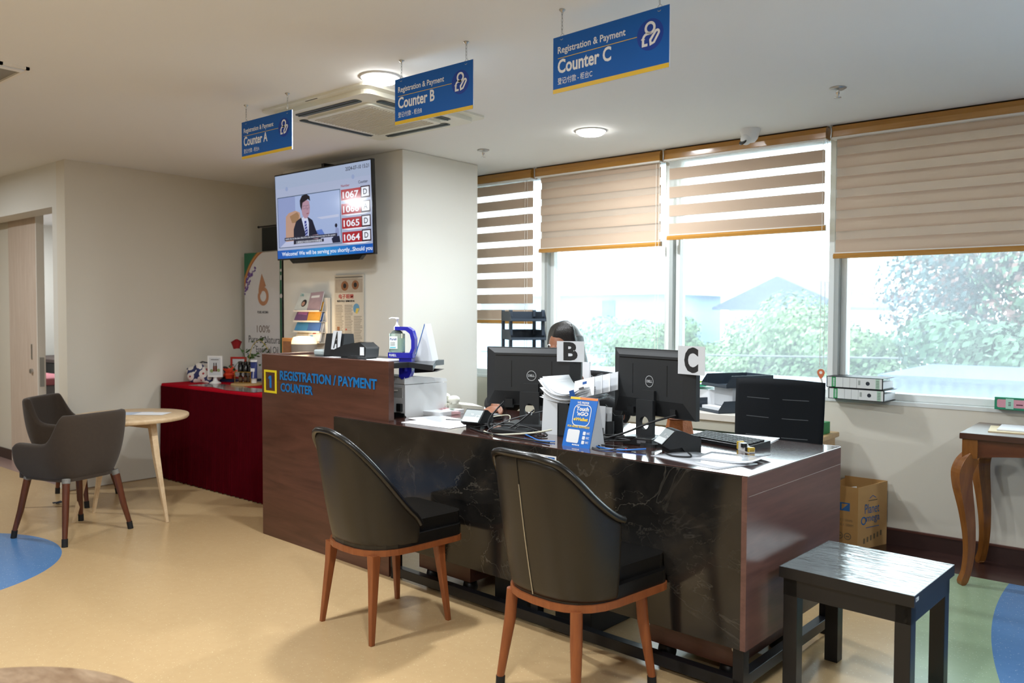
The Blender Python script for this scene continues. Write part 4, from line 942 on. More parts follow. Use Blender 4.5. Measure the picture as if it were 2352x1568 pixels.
def visitor_chair(label, loc, rot, kind):
    t = thing('visitor_chair', label, 'chair', loc, rot, 'black leather visitor chairs at the desk')
    wood_ = TEAKR
    rx, ry, n, fwd = .215, .215, 2.6, .21
    if kind == 'L':
        hp = lambda a: .455 + (.855-.455)*max(0., math.cos(min(1, a/.66)*math.pi/2))**1.0
        fn = tub(rx+.005, ry+.005, n, fwd, .372, hp, .085, .62, taper=.06, flare=.02)
        smax = .66
    else:
        hp = lambda a: .865 - .05*sstep(.05, .45, a) - .185*sstep(.20, .68, a)
        fn = tub(rx+.012, ry+.01, n, fwd, .372, hp, .075, .62, taper=.05, flare=.08)
        smax = .60
    f2 = lambda u, v: fn(.5+(u-.5)*smax, v)
    b = MB(); b.grid(f2, 48, 12, LEATHB); b.build('backrest', t, solid=.032, subsurf=1)
    b = MB(); b.tube([Vector(f2(u/60, 1.0))+Vector((0, 0, .004)) for u in range(61)], .013, LEATH, 8); b.build('piping', t)
    if kind == 'R':
        b = MB(); b.tube([Vector(f2(.5, v))+Vector((0, -.0015, 0)) for v in (.02, .2, .4, .6, .8)], .0022, STEEL, 6); b.build('zip', t)
        b = MB(); b.tube([Vector(f2(.5, v))+Vector((0, -.001, 0)) for v in (.8, .87, .94, .98)], .0015, LEATH, 6); b.build('seam', t)
    b = MB(); b.prism(seat_pts(rx-.005, ry-.005, n, fwd+.015), .372, .418, LEATH); b.build('seat_base', t, bevel=.012, seg=3)
    b = MB(); b.prism(seat_pts(rx-.03, ry-.03, n, fwd+.03), .415, .468, LEATH); b.build('seat_cushion', t, bevel=.02, seg=4)
    b = MB(); b.prism(seat_pts(rx+.004, ry+.004, n, fwd+.012), .348, .372, wood_); b.build('seat_frame', t, bevel=.004)
    feet = [(-.185, -.20), (.185, -.20), (.185, .20), (-.185, .20)]
    for fx, fy in feet:
        tx, ty = fx*.84, fy*.84
        b = MB()
        if kind == 'L': b.tube([(tx, ty, .352), (tx*1.04, ty*1.04, .26), (fx, fy, 0)], [.030, .024, .014], wood_, 4, smooth=False); lg = b.build('leg', t, bevel=.004)
        else:
            b.tube([(tx, ty, .352), (tx*1.04, ty*1.04, .24), (fx, fy, .03)], [.021, .021, .014], wood_, 14); lg = b.build('leg', t)
            b = MB(); b.tube([(fx*.995, fy*.995, .035), (fx, fy, 0)], .0165, RUB, 12); b.build('rubber_foot', lg)
    return t
visitor_chair('black leather visitor chair with a rounded sloping back, nearer the tall counter', (-2.63, 2.335, 0), R(-6), 'L')
visitor_chair('black leather visitor chair with high arms and a grey zip down its back', (-1.64, 2.36, 0), R(-8), 'R')

# ------------------------------------------------------------------ the desk
ZD = .785
t = thing('service_desk', 'long dark desk with a black marble front and walnut end', 'desk', KO, AK)
b = MB(); b.box(-2.364, -.02, -.012, .016, .183, ZD-.004, MARBLE); b.build('marble_front', t, bevel=.0015)
b = MB(); b.box(-.02, 0, -.012, .838, .183, ZD-.004, ENDLAM); b.box(0, .0006, 0, .838, .712, .714, M('pale_edge_line', '#8d7a70', .5)); b.build('end_panel', t, bevel=.0015)
b = MB(); b.box(-2.36, 0, -.008, .838, ZD-.004, ZD, DESKTOP); b.box(-2.36, -.02, .016, .838, ZD-.03, ZD-.004, BROWNLAM); b.build('desktop', t, bevel=.001)
b = MB(); b.box(-1.93, -.025, .02, .06, .018, .062, BLKMET); b.build('front_rail', t, bevel=.002)
b = MB(); b.box(-.062, -.022, .06, .80, .035, .075, BLKMET); b.build('side_rail', t, bevel=.002)
for x in (-.062, -1.93):
    for y in (.02, .79):
        b = MB(); b.box(x, x+.04, y, y+.045, 0, .755, BLKMET); b.build('leg', t, bevel=.002)
b = MB(); b.box(-1.02, -.98, .05, .09, .03, .72, BLKMET); b.build('middle_leg', t)
for x0, x1, nm in ((-1.78, -1.42, 'drawer_unit'), (-.44, -.08, 'drawer_unit')):
    b = MB(); b.box(x0, x1, .08, .58, .075, .62, BROWNLAM); dr = b.build(nm, t, bevel=.002)
    for xx in (x0+.05, x1-.05):
        for yy in (.13, .53): b = MB(); b.lathe([(.001, 0), (.03, .004), (.036, .038), (.03, .07), (.001, .076)], BLK, 12, (xx, yy, 0)); b.build('caster', dr)
b = MB(); b.plane((-.084, .0788, .14), (1, 0, 0), (0, 0, 1)); b.disc(-.0, 0, .011, STEEL, 0, 20); b.disc(0, 0, .005, INK, .0004, 12); b.T = Matrix(); b.build('screw_cap', t)
b = MB(); b.plane((-1.118, -.0125, .60), (1, 0, 0), (0, 0, 1)); b.rect(0, 0, .287, .152, PAPER, .0003); b.rect(.008, .006, .279, .146, BLUE, .0006); b.stroke(rrect(.03, .03, .25, .128, .02), .006, LETW, .0009, True); b.poly(rrect(.19, .09, .24, .12, .006), LETW, .001)
o = b.build('sticker'); o.location = KO; o.rotation_euler = (0, 0, AK); tag(o, 'blue and white sticker on the marble front behind the right visitor chair', 'sticker')
# under the desk
t = thing('computer_tower', 'black computer tower lying under the desk behind the left rail', 'computer', kw(-1.20, .32), AK)
b = MB(); b.box(-.10, .10, -.2, .22, 0, .40, BLKM); b.build('case', t, bevel=.004)
b = MB(); b.plane((-.09, -.2006, .05), (1, 0, 0), (0, 0, 1))
for k in range(14): b.rect(.02+k*.010, .10, .025+k*.010, .2, M('vent_grey2', '#3a3c3f', .5), 0)
b.build('rear_vents', t)
t = thing('computer_tower', 'black computer tower standing under the middle of the desk', 'computer', kw(-.83, .30), AK)
b = MB(); b.box(-.095, .095, -.2, .2, 0, .38, BLKM); b.build('case', t, bevel=.004)
b = MB(); b.plane((-.09, -.2006, .04), (1, 0, 0), (0, 0, 1)); b.rect(.03, .2, .09, .26, DARKMET, 0); b.disc(.13, .26, .03, DARKMET, 0); b.build('rear_ports', t)
b = MB(); b.ell((0, 0, .03), (.09, .05, .035), M('crimson_cloth', '#6d1626', .9), 16, 10, pf); o = b.build('red_cloth'); o.location = (-1.99, 3.12, 0); o.rotation_euler = (0, 0, R(20)); tag(o, 'dark red bundle on the floor under the desk', 'cloth')

# printer, phone, calculator
t = thing('printer', 'white laser printer on the desk tucked behind the tall counter end', 'printer', kw(-2.25, .36, ZD), AK)
b = MB(); b.prism([(-.14, .0), (.14, .0), (.15, .02), (.15, .165), (.13, .17), (-.15, .17), (-.15, .01)], -.19, .21, WHT, 'x'); b.build('body', t, bevel=.018, seg=4)
b = MB(); b.prism([(-.15, .172), (.16, .172), (.15, .19), (-.05, .212), (-.15, .212)], -.195, .205, WHT, 'x'); b.build('lid', t, bevel=.006)
b = MB(); b.box(.10, .19, -.152, -.148, .10, .155, M('grey_recess', '#b9b9b5', .5)); b.build('port_recess', t, bevel=.003)
b = MB(); b.box(.155, .19, -.165, -.15, .03, .07, BLK); b.box(.12, .205, -.156, -.15, .0, .02, BLK); b.build('power_socket', t)
b = MB(); b.tube(smooth_path([(.16, -.16, .14), (.10, -.19, .13), (.06, -.21, .06), (.05, -.20, .01)]), .003, TRIMW, 6); b.build('cable', t)
t = thing('telephone', 'ivory corded desk telephone beside the printer', 'telephone', kw(-2.07, .66, ZD), AK+R(-25))
b = MB(); b.prism([(-.11, 0), (.10, 0), (.10, .022), (-.11, .05)], -.09, .09, WHT2, 'x'); b.build('base', t, bevel=.008, seg=3)
b = MB(); b.prism([(-.105, .052), (-.055, .045), (-.06, .075), (-.10, .085)], -.1, .1, WHT2, 'x'); b.ell((-.085, -.08, .068), (.035, .035, .025), WHT2, 14, 8); b.ell((.085, -.08, .068), (.035, .035, .025), WHT2, 14, 8); o = b.build('handset', t, bevel=.008, seg=3)
b = MB(); b.plane((-.05, -.05, .040), (1, 0, 0), (0, 1, -.13))
for r_ in range(4):
    for c in range(3): b.box(c*.025, c*.025+.017, r_*.024, r_*.024+.014, -.004, .003, M('phone_key', '#b9b8ae', .5))
b.build('keypad', t)
b = MB(); pts = []
for k in range(220):
    s = k/219; c = Vector((.10-.02*s, -.08-.14*s, .045*(1-s)+.012)); a = s*2*math.pi*22; pts.append((c.x+.007*math.cos(a), c.y, c.z+.007*math.sin(a)))
b.tube(pts, .0018, WHT2, 5); b.build('coiled_cord', t)
t = thing('calculator', 'pink calculator on the desk in front of the telephone', 'calculator', kw(-2.0, .47, ZD+.002), AK+R(-12))
b = MB(); b.prism([(-.045, 0), (.045, 0), (.045, .012), (-.045, .02)], -.075, .075, M('pale_pink_plastic', '#e3b9bd', .4), 'x'); b.build('body', t, bevel=.004)
b = MB(); b.plane((-.07, -.045, .0185), (1, 0, 0), (0, 1, .09)); b.rect(.08, .05, .13, .075, M('lcd_green', '#7a8578', .3), .002)
for k in range(4):
    for j in range(3): b.rect(.01+k*.017, .012+j*.02, .02+k*.017, .024+j*.02, M('key_rose', '#d06a72', .5), .002)
b.build('keys_and_display', t)
for k, (u, v, r_, lab) in enumerate(((-1.73, .17, 3, 'large white form at the front of the desk by the marble edge'), (-1.80, .25, -10, 'white form overlapping the large one below the printer'), (-2.02, .44, 6, 'stack of white forms beside the printer and the telephone'))):
    b = MB(); b.box(-.17 if k < 2 else -.09, .17 if k < 2 else .09, -.10, .10, 0, .0015 if k < 2 else .022, PAPER)
    if k < 2:
        b.plane((-.15, -.08, .0017), (1, 0, 0), (0, 1, 0))
        for j in range(8): b.rect(.01, .02+j*.016, .2+.08*((j*7) % 3)/3, .0225+j*.016, M('faint_print', '#b4bac6', .8), 0)
    o = b.build('paper_form', bevel=0); o.location = kw(u, v, ZD+.0006+.0018*(k % 2)); o.rotation_euler = (0, 0, AK+R(r_)); tag(o, lab, 'paper', 'white forms on the desk')

def front_reader(label, u, v, rot, long_):
    t = thing('card_terminal', label, 'card terminal', kw(u, v, ZD), AK+rot, 'card payment terminals')
    w = .052
    b = MB(); b.prism([(-.06, .03), (-.03, .012), (.02, .02), (.035, 0), (long_, 0), (long_, .055), (.02, .085), (-.005, .088)], -w, w, BLKM, 'x'); b.build('body', t, bevel=.006, seg=3)
    b = MB(); b.box(-.04, .04, -.03, .03, 0, .02, BLK); b.build('foot', t)
    n = Vector((0, -.058, -.055)); 
    b = MB(); b.plane((-w+.004, -.0625, .0335), (1, 0, 0), (0, .055, .054)); b.rect(0, 0, 2*w-.008, .073, M('grey_display', '#a8b0b2', .25), .0006); b.poly(rrect(.004, .002, 2*w-.012, .03, .006), M('display_white', '#dfe3e4', .4), .0012); b.stroke(rrect(.07, .022, .088, .042, .001), .002, LETW, .0014, True); b.text('tap', .036, .04, .012, LETW, w=.018, z=.0012); b.build('display', t)
    return t
front_reader('grey-faced card terminal at the left of the desk front', -1.50, .20, R(12), .07)
front_reader('grey-faced card terminal below the right monitor', -.46, .27, R(-38), .10)

# monitors
def monitor(label, c, rot, zb, cut=None):
    W, H = .49, .285
    t = thing('monitor', label, 'monitor', (c[0], c[1], ZD), rot, 'black monitors seen from behind')
    z0 = zb-ZD
    b = MB(); b.box(-W/2, W/2, .0, .022, z0, z0+H, BLKM)
    b.add([(-W/2+.004, 0, z0+.004), (W/2-.004, 0, z0+.004), (W/2-.004, 0, z0+H-.004), (-W/2+.004, 0, z0+H-.004), (-W/2+.05, -.022, z0+.07), (W/2-.05, -.022, z0+.07), (W/2-.05, -.022, z0+H-.028), (-W/2+.05, -.022, z0+H-.028)], [(4, 5, 6, 7), (0, 1, 5, 4), (1, 2, 6, 5), (2, 3, 7, 6), (3, 0, 4, 7)], BLKM)
    b.box(-W/2+.055, W/2-.055, -.0226, -.0222, z0+H-.042, z0+H-.038, BLKG); b.box(-W/2+.14, -W/2+.142, -.0226, -.0222, z0+.09, z0+.22, BLKG); b.box(W/2-.142, W/2-.14, -.0226, -.0222, z0+.09, z0+.22, BLKG)
    b.build('housing', t)
    b = MB(); b.rect(-W/2+.01, z0+.014, W/2-.01, z0+H-.01, M('monitor_screen', '#1a2230', .2, emit=.25, ecol='#b7c4d8')); o = b.build('screen', t); 
    o.location = (0, .0225, 0); o.rotation_euler = (R(90), 0, 0); o.scale = (1, 1, 1)
    b = MB(); b.plane((0, -.0226, z0+.148), (1, 0, 0), (0, 0, 1)); LG = M('logo_silver', '#b4b6b8', .4)
    b.stroke(arc(0, 0, .0235, 0, 352, 40), .0028, LG, .0006, True); b.text('D\u03b5LL' if 0 else 'DELL', 0, -.0055, .0115, LG, w=.035, z=.0006, bold=.04, align='c'); b.build('logo', t)
    b = MB()
    hole = arc(0, .085, .028, 0, 345, 23); N = len(hole); out = []
    for hx, hz in hole:
        dx, dz = hx, hz-.085; k = min(.05/max(abs(dx), 1e-6), .05/max(abs(dz), 1e-6)); out.append((dx*k, .085+dz*k))
    for y0_, y1_ in ((-.052, -.035),):
        vs = [(x, y0_, z) for x, z in hole]+[(x, y0_, z) for x, z in out]+[(x, y1_, z) for x, z in hole]+[(x, y1_, z) for x, z in out]
        fs = []
        for i in range(N):
            j = (i+1) % N
            fs += [(i, j, N+j, N+i), (2*N+j, 2*N+i, 3*N+i, 3*N+j), (i, 2*N+i, 2*N+j, j), (N+i, N+j, 3*N+j, 3*N+i)]
        b.add(vs, fs, BLKM)
    b.box(-.05, .05, -.052, -.035, .012, .0351, BLKM); b.box(-.05, .05, -.052, -.035, .1349, z0+.07, BLKM); b.box(-.04, .04, -.035, -.02, z0+.02, z0+.11, BLKM)
    b.build('stand_neck', t)
    b = MB(); b.prism(rrect(-.125, -.12, .125, .09, .02), 0, .014, BLKM); b.build('stand_base', t, bevel=.004)
    b = MB(); b.box(-.14, -.10, -.020, -.002, z0-.012, z0+.03, BLK); b.box(.12, .15, -.020, -.002, z0+.005, z0+.04, BLK); b.build('plug', t)
    return t
bl = Vector(kw(-1.573, .35)); br = Vector(kw(-1.115, .52)); cB = (bl+br)/2; rB = math.atan2(br.y-bl.y, br.x-bl.x)
monitor('black monitor turned squarely to the room, left of the pair on the desk', cB, rB, .884)
cl = Vector(kw(-.89, .47)); cr = Vector(kw(-.395, .352)); cC = (cl+cr)/2; rC = math.atan2(cr.y-cl.y, cr.x-cl.x)
monitor('black monitor set at an angle, right of the pair on the desk', cC, rC, .898)
def on_mon(c, r, x, y, z): return (c.x+x*math.cos(r)-y*math.sin(r), c.y+x*math.sin(r)+y*math.cos(r), z)
letter_card('white card with letter B on the corner of the left monitor', 'B', .137, .098, on_mon(cB, rB, .20, -.025, 1.105), rB, R(1))
letter_card('white card with letter C on the corner of the right monitor', 'C', .145, .115, on_mon(cC, rC, .243, -.027, 1.09), rC, 0)

# paper pile in a black holder, loose sheets, leather box, keyboard ...
t = thing('file_holder', 'black zigzag file holder between the two monitors', 'file holder', kw(-.93, .335, ZD), AK+R(3))
for k, y in enumerate((-.085, 0, .075)):
    b = MB(); b.prism([(-.11, 0), (.13, 0), (.13, .06+.02*k), (.09, .055+.02*k), (.04, .10+.02*k), (-.01, .09+.02*k), (-.06, .15), (-.11, .15)], y, y+.008, BLKM, 'y'); b.build('divider', t, bevel=.001)
b = MB(); b.box(-.11, .13, -.085, .085, 0, .008, BLKM); b.box(-.11, -.102, -.085, .085, 0, .14, BLKM); b.build('tray', t)
for k, (u, v, w_, h_, r_, tilt, m_, lab) in enumerate(((-1.10, .27, .085, .19, 8, -5, PAPER2, 'grey-white folder standing left of the file holder'), (-1.07, .33, .10, .205, 5, -5, PAPER, 'tall white folder standing behind the grey-white one'), (-.92, .325, .17, .135, 2, -3, PAPER2, 'white envelope with a blue stamp standing in the file holder'), (-.93, .38, .18, .125, 2, -3, PAPER, 'white folder standing at the back of the file holder'))):
    b = MB(); b.box(-w_/2, w_/2, -.002, .002, 0, h_, m_)
    if k == 2: b.plane((0, -.0025, h_*.55), (1, 0, 0), (0, 0, 1)); b.disc(.04, 0, .012, BLUED, .0003)
    o = b.build('folder'); o.location = kw(u, v, ZD+.0085 if k > 1 else ZD); o.rotation_euler = (R(tilt), 0, AK+R(r_)); tag(o, lab, 'folder', 'folders at the file holder')
PZ = ZD+.15
t = thing('paper_pile', 'sagging pile of white letters heaped on the file holder', 'papers', kw(-1.02, .36, PZ), AK+R(-4))
random.seed(8)
for k in range(14):
    b = MB(); dz = k*.0042; ox = random.uniform(-.015, .015); L_ = .125+random.uniform(-.02, .012)
    b.grid(lambda u, v, dz=dz, ox=ox, L_=L_, k=k: (ox+L_*(2*u-1), (-.09+.18*v)+.01*math.sin(k), dz*.7+.034*abs(2*u-1)**2*(.5+k/20)+(.0025*k*(2*u-1 < 0)*abs(2*u-1)**3)), 16, 2, PAPER if k % 3 else PAPER2)
    o = b.build('letter', t, solid=.0008)
b = MB(); b.plane((.06, -.105, .028), (1, 0, .3), (0, 0, 1)); b.rect(0, 0, .03, .03, M('stamp_blue', '#1d4f93', .5), 0); b.rect(.06, .02, .09, .03, GREYINK, 0); b.build('printed_mark', t)
for k in range(4):
    b = MB(); b.box(-.06, .06, -.001, .001, 0, .085, PAPER2 if k % 2 else PAPER); b.plane((-.01, -.0014, .06), (1, 0, 0), (0, 0, 1)); b.rect(0, 0, .025, .012, M('stamp_blue', '#1d4f93', .5), 0)
    o = b.build('envelope', t); o.location = (.10+.012*k, -.06+.04*k, .03+.006*k); o.rotation_euler = (R(-18), R(-14), 0)
t = thing('pen_box', 'orange carved leather hexagonal pen box behind the right terminal', 'box', kw(-.66, .66, ZD), AK)
LB = M('orange_leather', '#b5672f', .5, var=.18, vs=40, bmp=.3, bs=80)
b = MB(); hx = [(.055*math.cos(R(60*k+15)), .055*math.sin(R(60*k+15))) for k in range(6)]; hx2 = [(x*1.25, y*1.25) for x, y in hx]
vs = [(x, y, 0) for x, y in hx2]+[(x, y, .075) for x, y in hx]+[(x*.86, y*.86, .075) for x, y in hx]+[(x*.86, y*.86, .01) for x, y in hx]
fs = [(i, (i+1) % 6, 6+(i+1) % 6, 6+i) for i in range(6)]+[(6+i, 6+(i+1) % 6, 12+(i+1) % 6, 12+i) for i in range(6)]+[(12+i, 12+(i+1) % 6, 18+(i+1) % 6, 18+i) for i in range(6)]+[(5, 4, 3, 2, 1, 0), (18, 19, 20, 21, 22, 23)]
b.add(vs, fs, LB); b.build('body', t, bevel=.002)
b = MB(); b.tube([(x*1.01, y*1.01, .075) for x, y in hx], .003, M('leather_edge', '#8f4d20', .5), 6, True); b.build('stitched_rim', t)
t = thing('keyboard', 'black keyboard lying on the desk behind the right terminal', 'keyboard', kw(-.36, .585, ZD), AK+R(-14))
b = MB(); b.prism([(-.07, 0), (.07, 0), (.07, .028), (-.07, .015)], -.20, .14, BLK, 'x'); b.build('body', t, bevel=.003)
b = MB(); b.plane((-.19, -.062, .0165), (1, 0, 0), (0, 1, .093))
for r_ in range(5):
    for c in range(16): b.box(c*.02, c*.02+.016, r_*.0235, r_*.0235+.018, 0, .005, BLKM)
b.build('keys', t)
b = MB(); b.box(-.16, .16, -.11, .11, 0, .003, PAPER); o = b.build('paper_sheet'); o.location = kw(-.42, .74, ZD+.0005); o.rotation_euler = (0, 0, AK+R(10)); tag(o, 'white sheet behind the keyboard on the desk', 'paper')
t = thing('tape_dispenser', 'small white and yellow tape dispenser at the end of the keyboard', 'tape dispenser', kw(-.235, .46, ZD), AK+R(-35))
b = MB(); b.prism([(-.05, 0), (.045, 0), (.045, .016), (.02, .012), (-.02, .03), (-.05, .03)], -.012, .012, WHT, 'y'); b.build('body', t, bevel=.003)
b = MB(); b.box(-.056, -.044, -.014, .014, .002, .034, M('mustard_plastic', '#cfae3c', .4)); b.box(.03, .045, -.013, .013, .003, .022, M('mustard_plastic', '#cfae3c', .4)); b.build('end_piece', t, bevel=.002)
b = MB(); b.cyl((-.005, -.008, .016), .013, .016, BLK, 14); b.box(.012, .032, -.0135, .0135, .004, .02, DARKMET); b.build('cutter', t)
for k, (u, v, w_, d_, r_, lab) in enumerate(((-.27, .17, .17, .105, -14, 'glossy laminated sheet flat on the desk front corner'), (-.20, .26, .12, .10, 5, 'second laminated sheet curling behind the first near the desk corner'))):
    b = MB(); b.grid(lambda uu, vv, k=k: ((uu-.5)*2*w_, (vv-.5)*2*d_, .012*k*max(0, uu-.6)**2*6), 10, 4, M('gloss_laminate', '#cfd3da', .08, var=.03)); o = b.build('laminated_sheet', solid=.0012); o.location = kw(u, v, ZD+.0016+.002*k); o.rotation_euler = (0, 0, AK+R(r_)); tag(o, lab, 'paper', 'laminated sheets on the desk')
t = thing('router', 'small black router box with a red light under the right monitor', 'router', kw(-.64, .33, ZD), AK+R(10))
b = MB(); b.box(-.07, .06, -.05, .05, 0, .032, BLK); b.build('body', t, bevel=.003)
b = MB(); b.plane((-.055, -.0506, .015), (1, 0, 0), (0, 0, 1)); b.disc(0, .002, .0025, M('red_led', '#ff3020', .4, emit=3.), 0, 10); b.rect(.05, -.006, .09, .008, GREYINK, 0); b.build('light_and_mark', t)
# cables
CB = M('black_cable', '#121214', .5); CW = M('ivory_cable', '#cfcdb6', .5); CBL = M('blue_cable', '#2f74c8', .45); CGY = M('grey_cable', '#4d4f52', .5)
def cable(pts, m, r, label, n=8):
    P = [Vector(kw(u, v, ZD+z)) for u, v, z in pts]
    b = MB(); b.tube(smooth_path([tuple(p) for p in P], n), r, m, 6); o = b.build('cable'); tag(o, label, 'cable', 'cables on the desk'); return o
cable([(-1.44, .33, .12), (-1.43, .22, .05), (-1.36, .15, .012), (-1.28, .20, .02), (-1.22, .30, .10)], CB, .004, 'black monitor cable hanging by the left monitor stand')
cable([(-1.13, .41, .11), (-1.2, .32, .09), (-1.31, .22, .05), (-1.35, .12, .004), (-1.2, .09, .004)], CGY, .003, 'grey cable looping in front of the left monitor stand')
cable([(-1.36, .11, .005), (-1.25, .07, .005), (-1.1, .14, .02), (-1.03, .20, .035)], CW, .004, 'ivory cable running to the foot of the file holder')
cable([(-1.20, .18, .01), (-1.08, .12, .006), (-1.0, .08, .005), (-.93, .10, .005)], CBL, .003, 'blue network cable left of the blue tent card')
cable([(-1.52, .26, .03), (-1.62, .32, .01), (-1.66, .42, .01), (-1.55, .48, .03), (-1.47, .40, .01)], CW, .0028, 'ivory cable coiled by the left card terminal')
cable([(-1.48, .14, .004), (-1.32, .08, .005), (-1.15, .06, .005), (-1.0, .06, .005), (-.92, .05, .006)], CB, .004, 'black cable along the marble edge of the desk')
cable([(-.50, .36, .13), (-.58, .30, .10), (-.68, .24, .05), (-.78, .18, .012), (-.72, .13, .005)], CB, .0045, 'black power cable slung from the right monitor')
cable([(-.78, .16, .006), (-.70, .11, .005), (-.60, .12, .005), (-.52, .17, .012)], CBL, .0035, 'blue network cable in front of the right monitor stand')
cable([(-.80, .22, .01), (-.76, .12, .005), (-.66, .07, .004), (-.60, .16, .01)], CGY, .0028, 'thin grey cable in front of the right monitor stand')
cable([(-.44, .18, .006), (-.38, .14, .005), (-.32, .17, .005), (-.36, .22, .01)], CB, .0035, 'black cable curled in front of the right card terminal')
for s in range(3):
    random.seed(30+s); cu, cv = ((-1.42, .22), (-1.17, .22), (-.72, .22))[s]
    pts = [(cu+random.uniform(-.11, .11), cv+random.uniform(-.07, .09), random.uniform(.004, .035)) for _ in range(9)]
    cable(pts, CB, .0032, ['tangle of black cable below the left monitor', 'tangle of black cable between left monitor and blue tent card', 'tangle of black cable at the right monitor foot'][s], 6)
b = MB(); b.box(-.09, .10, -.05, .05, 0, .02, BLK); o = b.build('power_adapter', bevel=.004); o.location = kw(-1.25, .19, ZD); o.rotation_euler = (0, 0, AK+R(8)); tag(o, 'flat black adapter box before the left monitor stand', 'adapter')
t = thing('mouse', 'black computer mouse under the clerk hand', 'mouse', kw(-1.655, .47, ZD), AK+R(150))
b = MB(); b.ell((0, 0, .012), (.032, .055, .022), BLK, 18, 10, lambda x, y, z: (x, y, max(z, -.5))); b.build('body', t)
b = MB(); b.tube(smooth_path([(0, .05, .012), (.03, .12, .006), (-.03, .17, .006), (.02, .24, .006)]), .002, BLK, 6); b.build('cord', t)
b = MB(); b.box(-.10, .10, -.07, .07, 0, .001, PAPER); o = b.build('note_sheet'); o.location = kw(-1.40, .50, ZD+.0006); o.rotation_euler = (0, 0, AK+R(20)); tag(o, 'white sheet behind the left monitor stand', 'paper')

# ------------------------------------------------------------------ the clerk
t = thing('person', 'seated clerk in a black jacket with long dark hair behind the left monitor', 'person', kw(-1.62, 1.04, 0), AK+R(180))
# local axes: +y forward (towards the visitors), x to the clerk's right = the picture's left after the turn
def caps(b, a, c, ra, rc_, m, n=6):
    a, c = Vector(a), Vector(c)
    for k in range(n+1):
        s = k/n; p = a.lerp(c, s); r_ = ra+(rc_-ra)*s; b.ell(tuple(p), (r_, r_, r_), m, 12, 8)
def limb(b, pts, rad, m): b.tube(smooth_path(pts, 6), [rad[0]+(rad[-1]-rad[0])*k/(6*(len(pts)-1)) for k in range(6*(len(pts)-1)+1)], m, 14)
HX, HY, HZ = -.06, .10, 1.155
b = MB()
b.ell((0, -.02, .50), (.18, .14, .12), SKIN); b.ell((0, 0, .74), (.165, .11, .27), SKIN, 20, 14); b.ell((0, .01, .92), (.165, .08, .09), SKIN)
b.tube([(-.01, .01, .98), (-.03, .05, 1.06), (HX, HY-.02, 1.12)], [.06, .05, .05], SKIN, 14)
b.ell((HX, HY, HZ), (.073, .09, .112), SKIN, 24, 16, lambda x, y, z: (x*(1-.22*max(0, -z)), y*(1-.05*max(0, -z))+.04*max(0, -z), z))
b.ell((HX, HY+.092, HZ-.02), (.014, .018, .022), SKIN, 10, 8); b.ell((HX, HY+.07, HZ-.062), (.026, .018, .010), SKIN, 10, 8); b.ell((HX, HY+.065, HZ-.095), (.03, .02, .018), SKIN, 10, 8)
for sx in (-1, 1):
    b.ell((HX+sx*.074, HY-.01, HZ-.01), (.012, .022, .034), SKIN, 10, 8)
    limb(b, [(sx*.09, 0, .50), (sx*.10, .42, .49)], [.085, .062], SKIN); limb(b, [(sx*.10, .42, .48), (sx*.10, .40, .09)], [.058, .038], SKIN); b.ell((sx*.10, .45, .045), (.045, .12, .045), SKIN)
def hand(b, wrist, direction, palm_n, curl, side):
    w_ = Vector(wrist); d_ = Vector(direction).normalized(); n_ = Vector(palm_n).normalized(); s_ = d_.cross(n_).normalized()*side
    for k in range(4): 
        base = w_+d_*.075+s_*(-.03+.02*k); L_ = (.060, .072, .076, .066)[k] if side > 0 else (.066, .076, .072, .060)[k]
        p1 = base+d_*L_*.42-n_*curl*.006; p2 = p1+(d_-n_*curl*.9).normalized()*L_*.34; p3 = p2+(d_*.55-n_*curl*1.4).normalized()*L_*.26
        b.tube(smooth_path([tuple(w_+d_*.03+s_*(-.02+.0135*k)), tuple(base), tuple(p1), tuple(p2), tuple(p3)], 3), [.011, .0108, .0105, .0102, .010, .0098, .0095, .009, .009, .0088, .0085, .008, .0075], SKIN, 10)
    th = w_+d_*.02-s_*.03; t1 = th+d_*.035-s_*.022-n_*.008; t2 = t1+d_*.028-s_*.004-n_*.012
    b.tube(smooth_path([tuple(w_), tuple(th), tuple(t1), tuple(t2)], 3), [.016, .015, .014, .013, .0125, .012, .011, .0105, .010, .009], SKIN, 10)
    b.ell(tuple(w_+d_*.045), (.034, .034, .018) if abs(n_.z) > .6 else (.02, .036, .036), SKIN, 14, 10)
# right hand (picture left) on the mouse; left hand holds a folded sheet upright
RW = (.10, .47, .835); LW = (-.235, .15, .93)
hand(b, RW, (-.35, .9, -.12), (0, 0, 1), .55, 1)
hand(b, LW, (.12, .35, .9), (-.9, -.3, .2), .9, 1)
limb(b, [(.18, 0, .95), (.37, .10, .80), (.40, .14, .79)], [.04, .042], SKIN); limb(b, [(.40, .14, .79), (.25, .33, .82), RW], [.042, .026], SKIN)
limb(b, [(-.18, 0, .95), (-.33, -.02, .80), (-.36, .0, .79)], [.04, .042], SKIN); limb(b, [(-.36, .0, .79), (-.29, .09, .86), LW], [.042, .027], SKIN)
b.build('body', t, remesh=.0065)
b = MB()
b.ell((0, 0, .74), (.19, .135, .29), JACK, 20, 14); b.ell((0, .0, .93), (.215, .118, .105), JACK); b.ell((0, -.02, .54), (.20, .16, .12), JACK)
limb(b, [(.19, 0, .965), (.36, .09, .81), (.405, .135, .80)], [.074, .066], JACK); limb(b, [(.40, .135, .80), (.25, .33, .83), (.125, .44, .838)], [.066, .045], JACK)
limb(b, [(-.19, 0, .965), (-.33, -.02, .81), (-.365, .0, .80)], [.074, .066], JACK); limb(b, [(-.365, .0, .80), (-.30, .08, .86), (-.25, .135, .915)], [.064, .046], JACK)
b.build('jacket', t, remesh=.011)
b = MB()
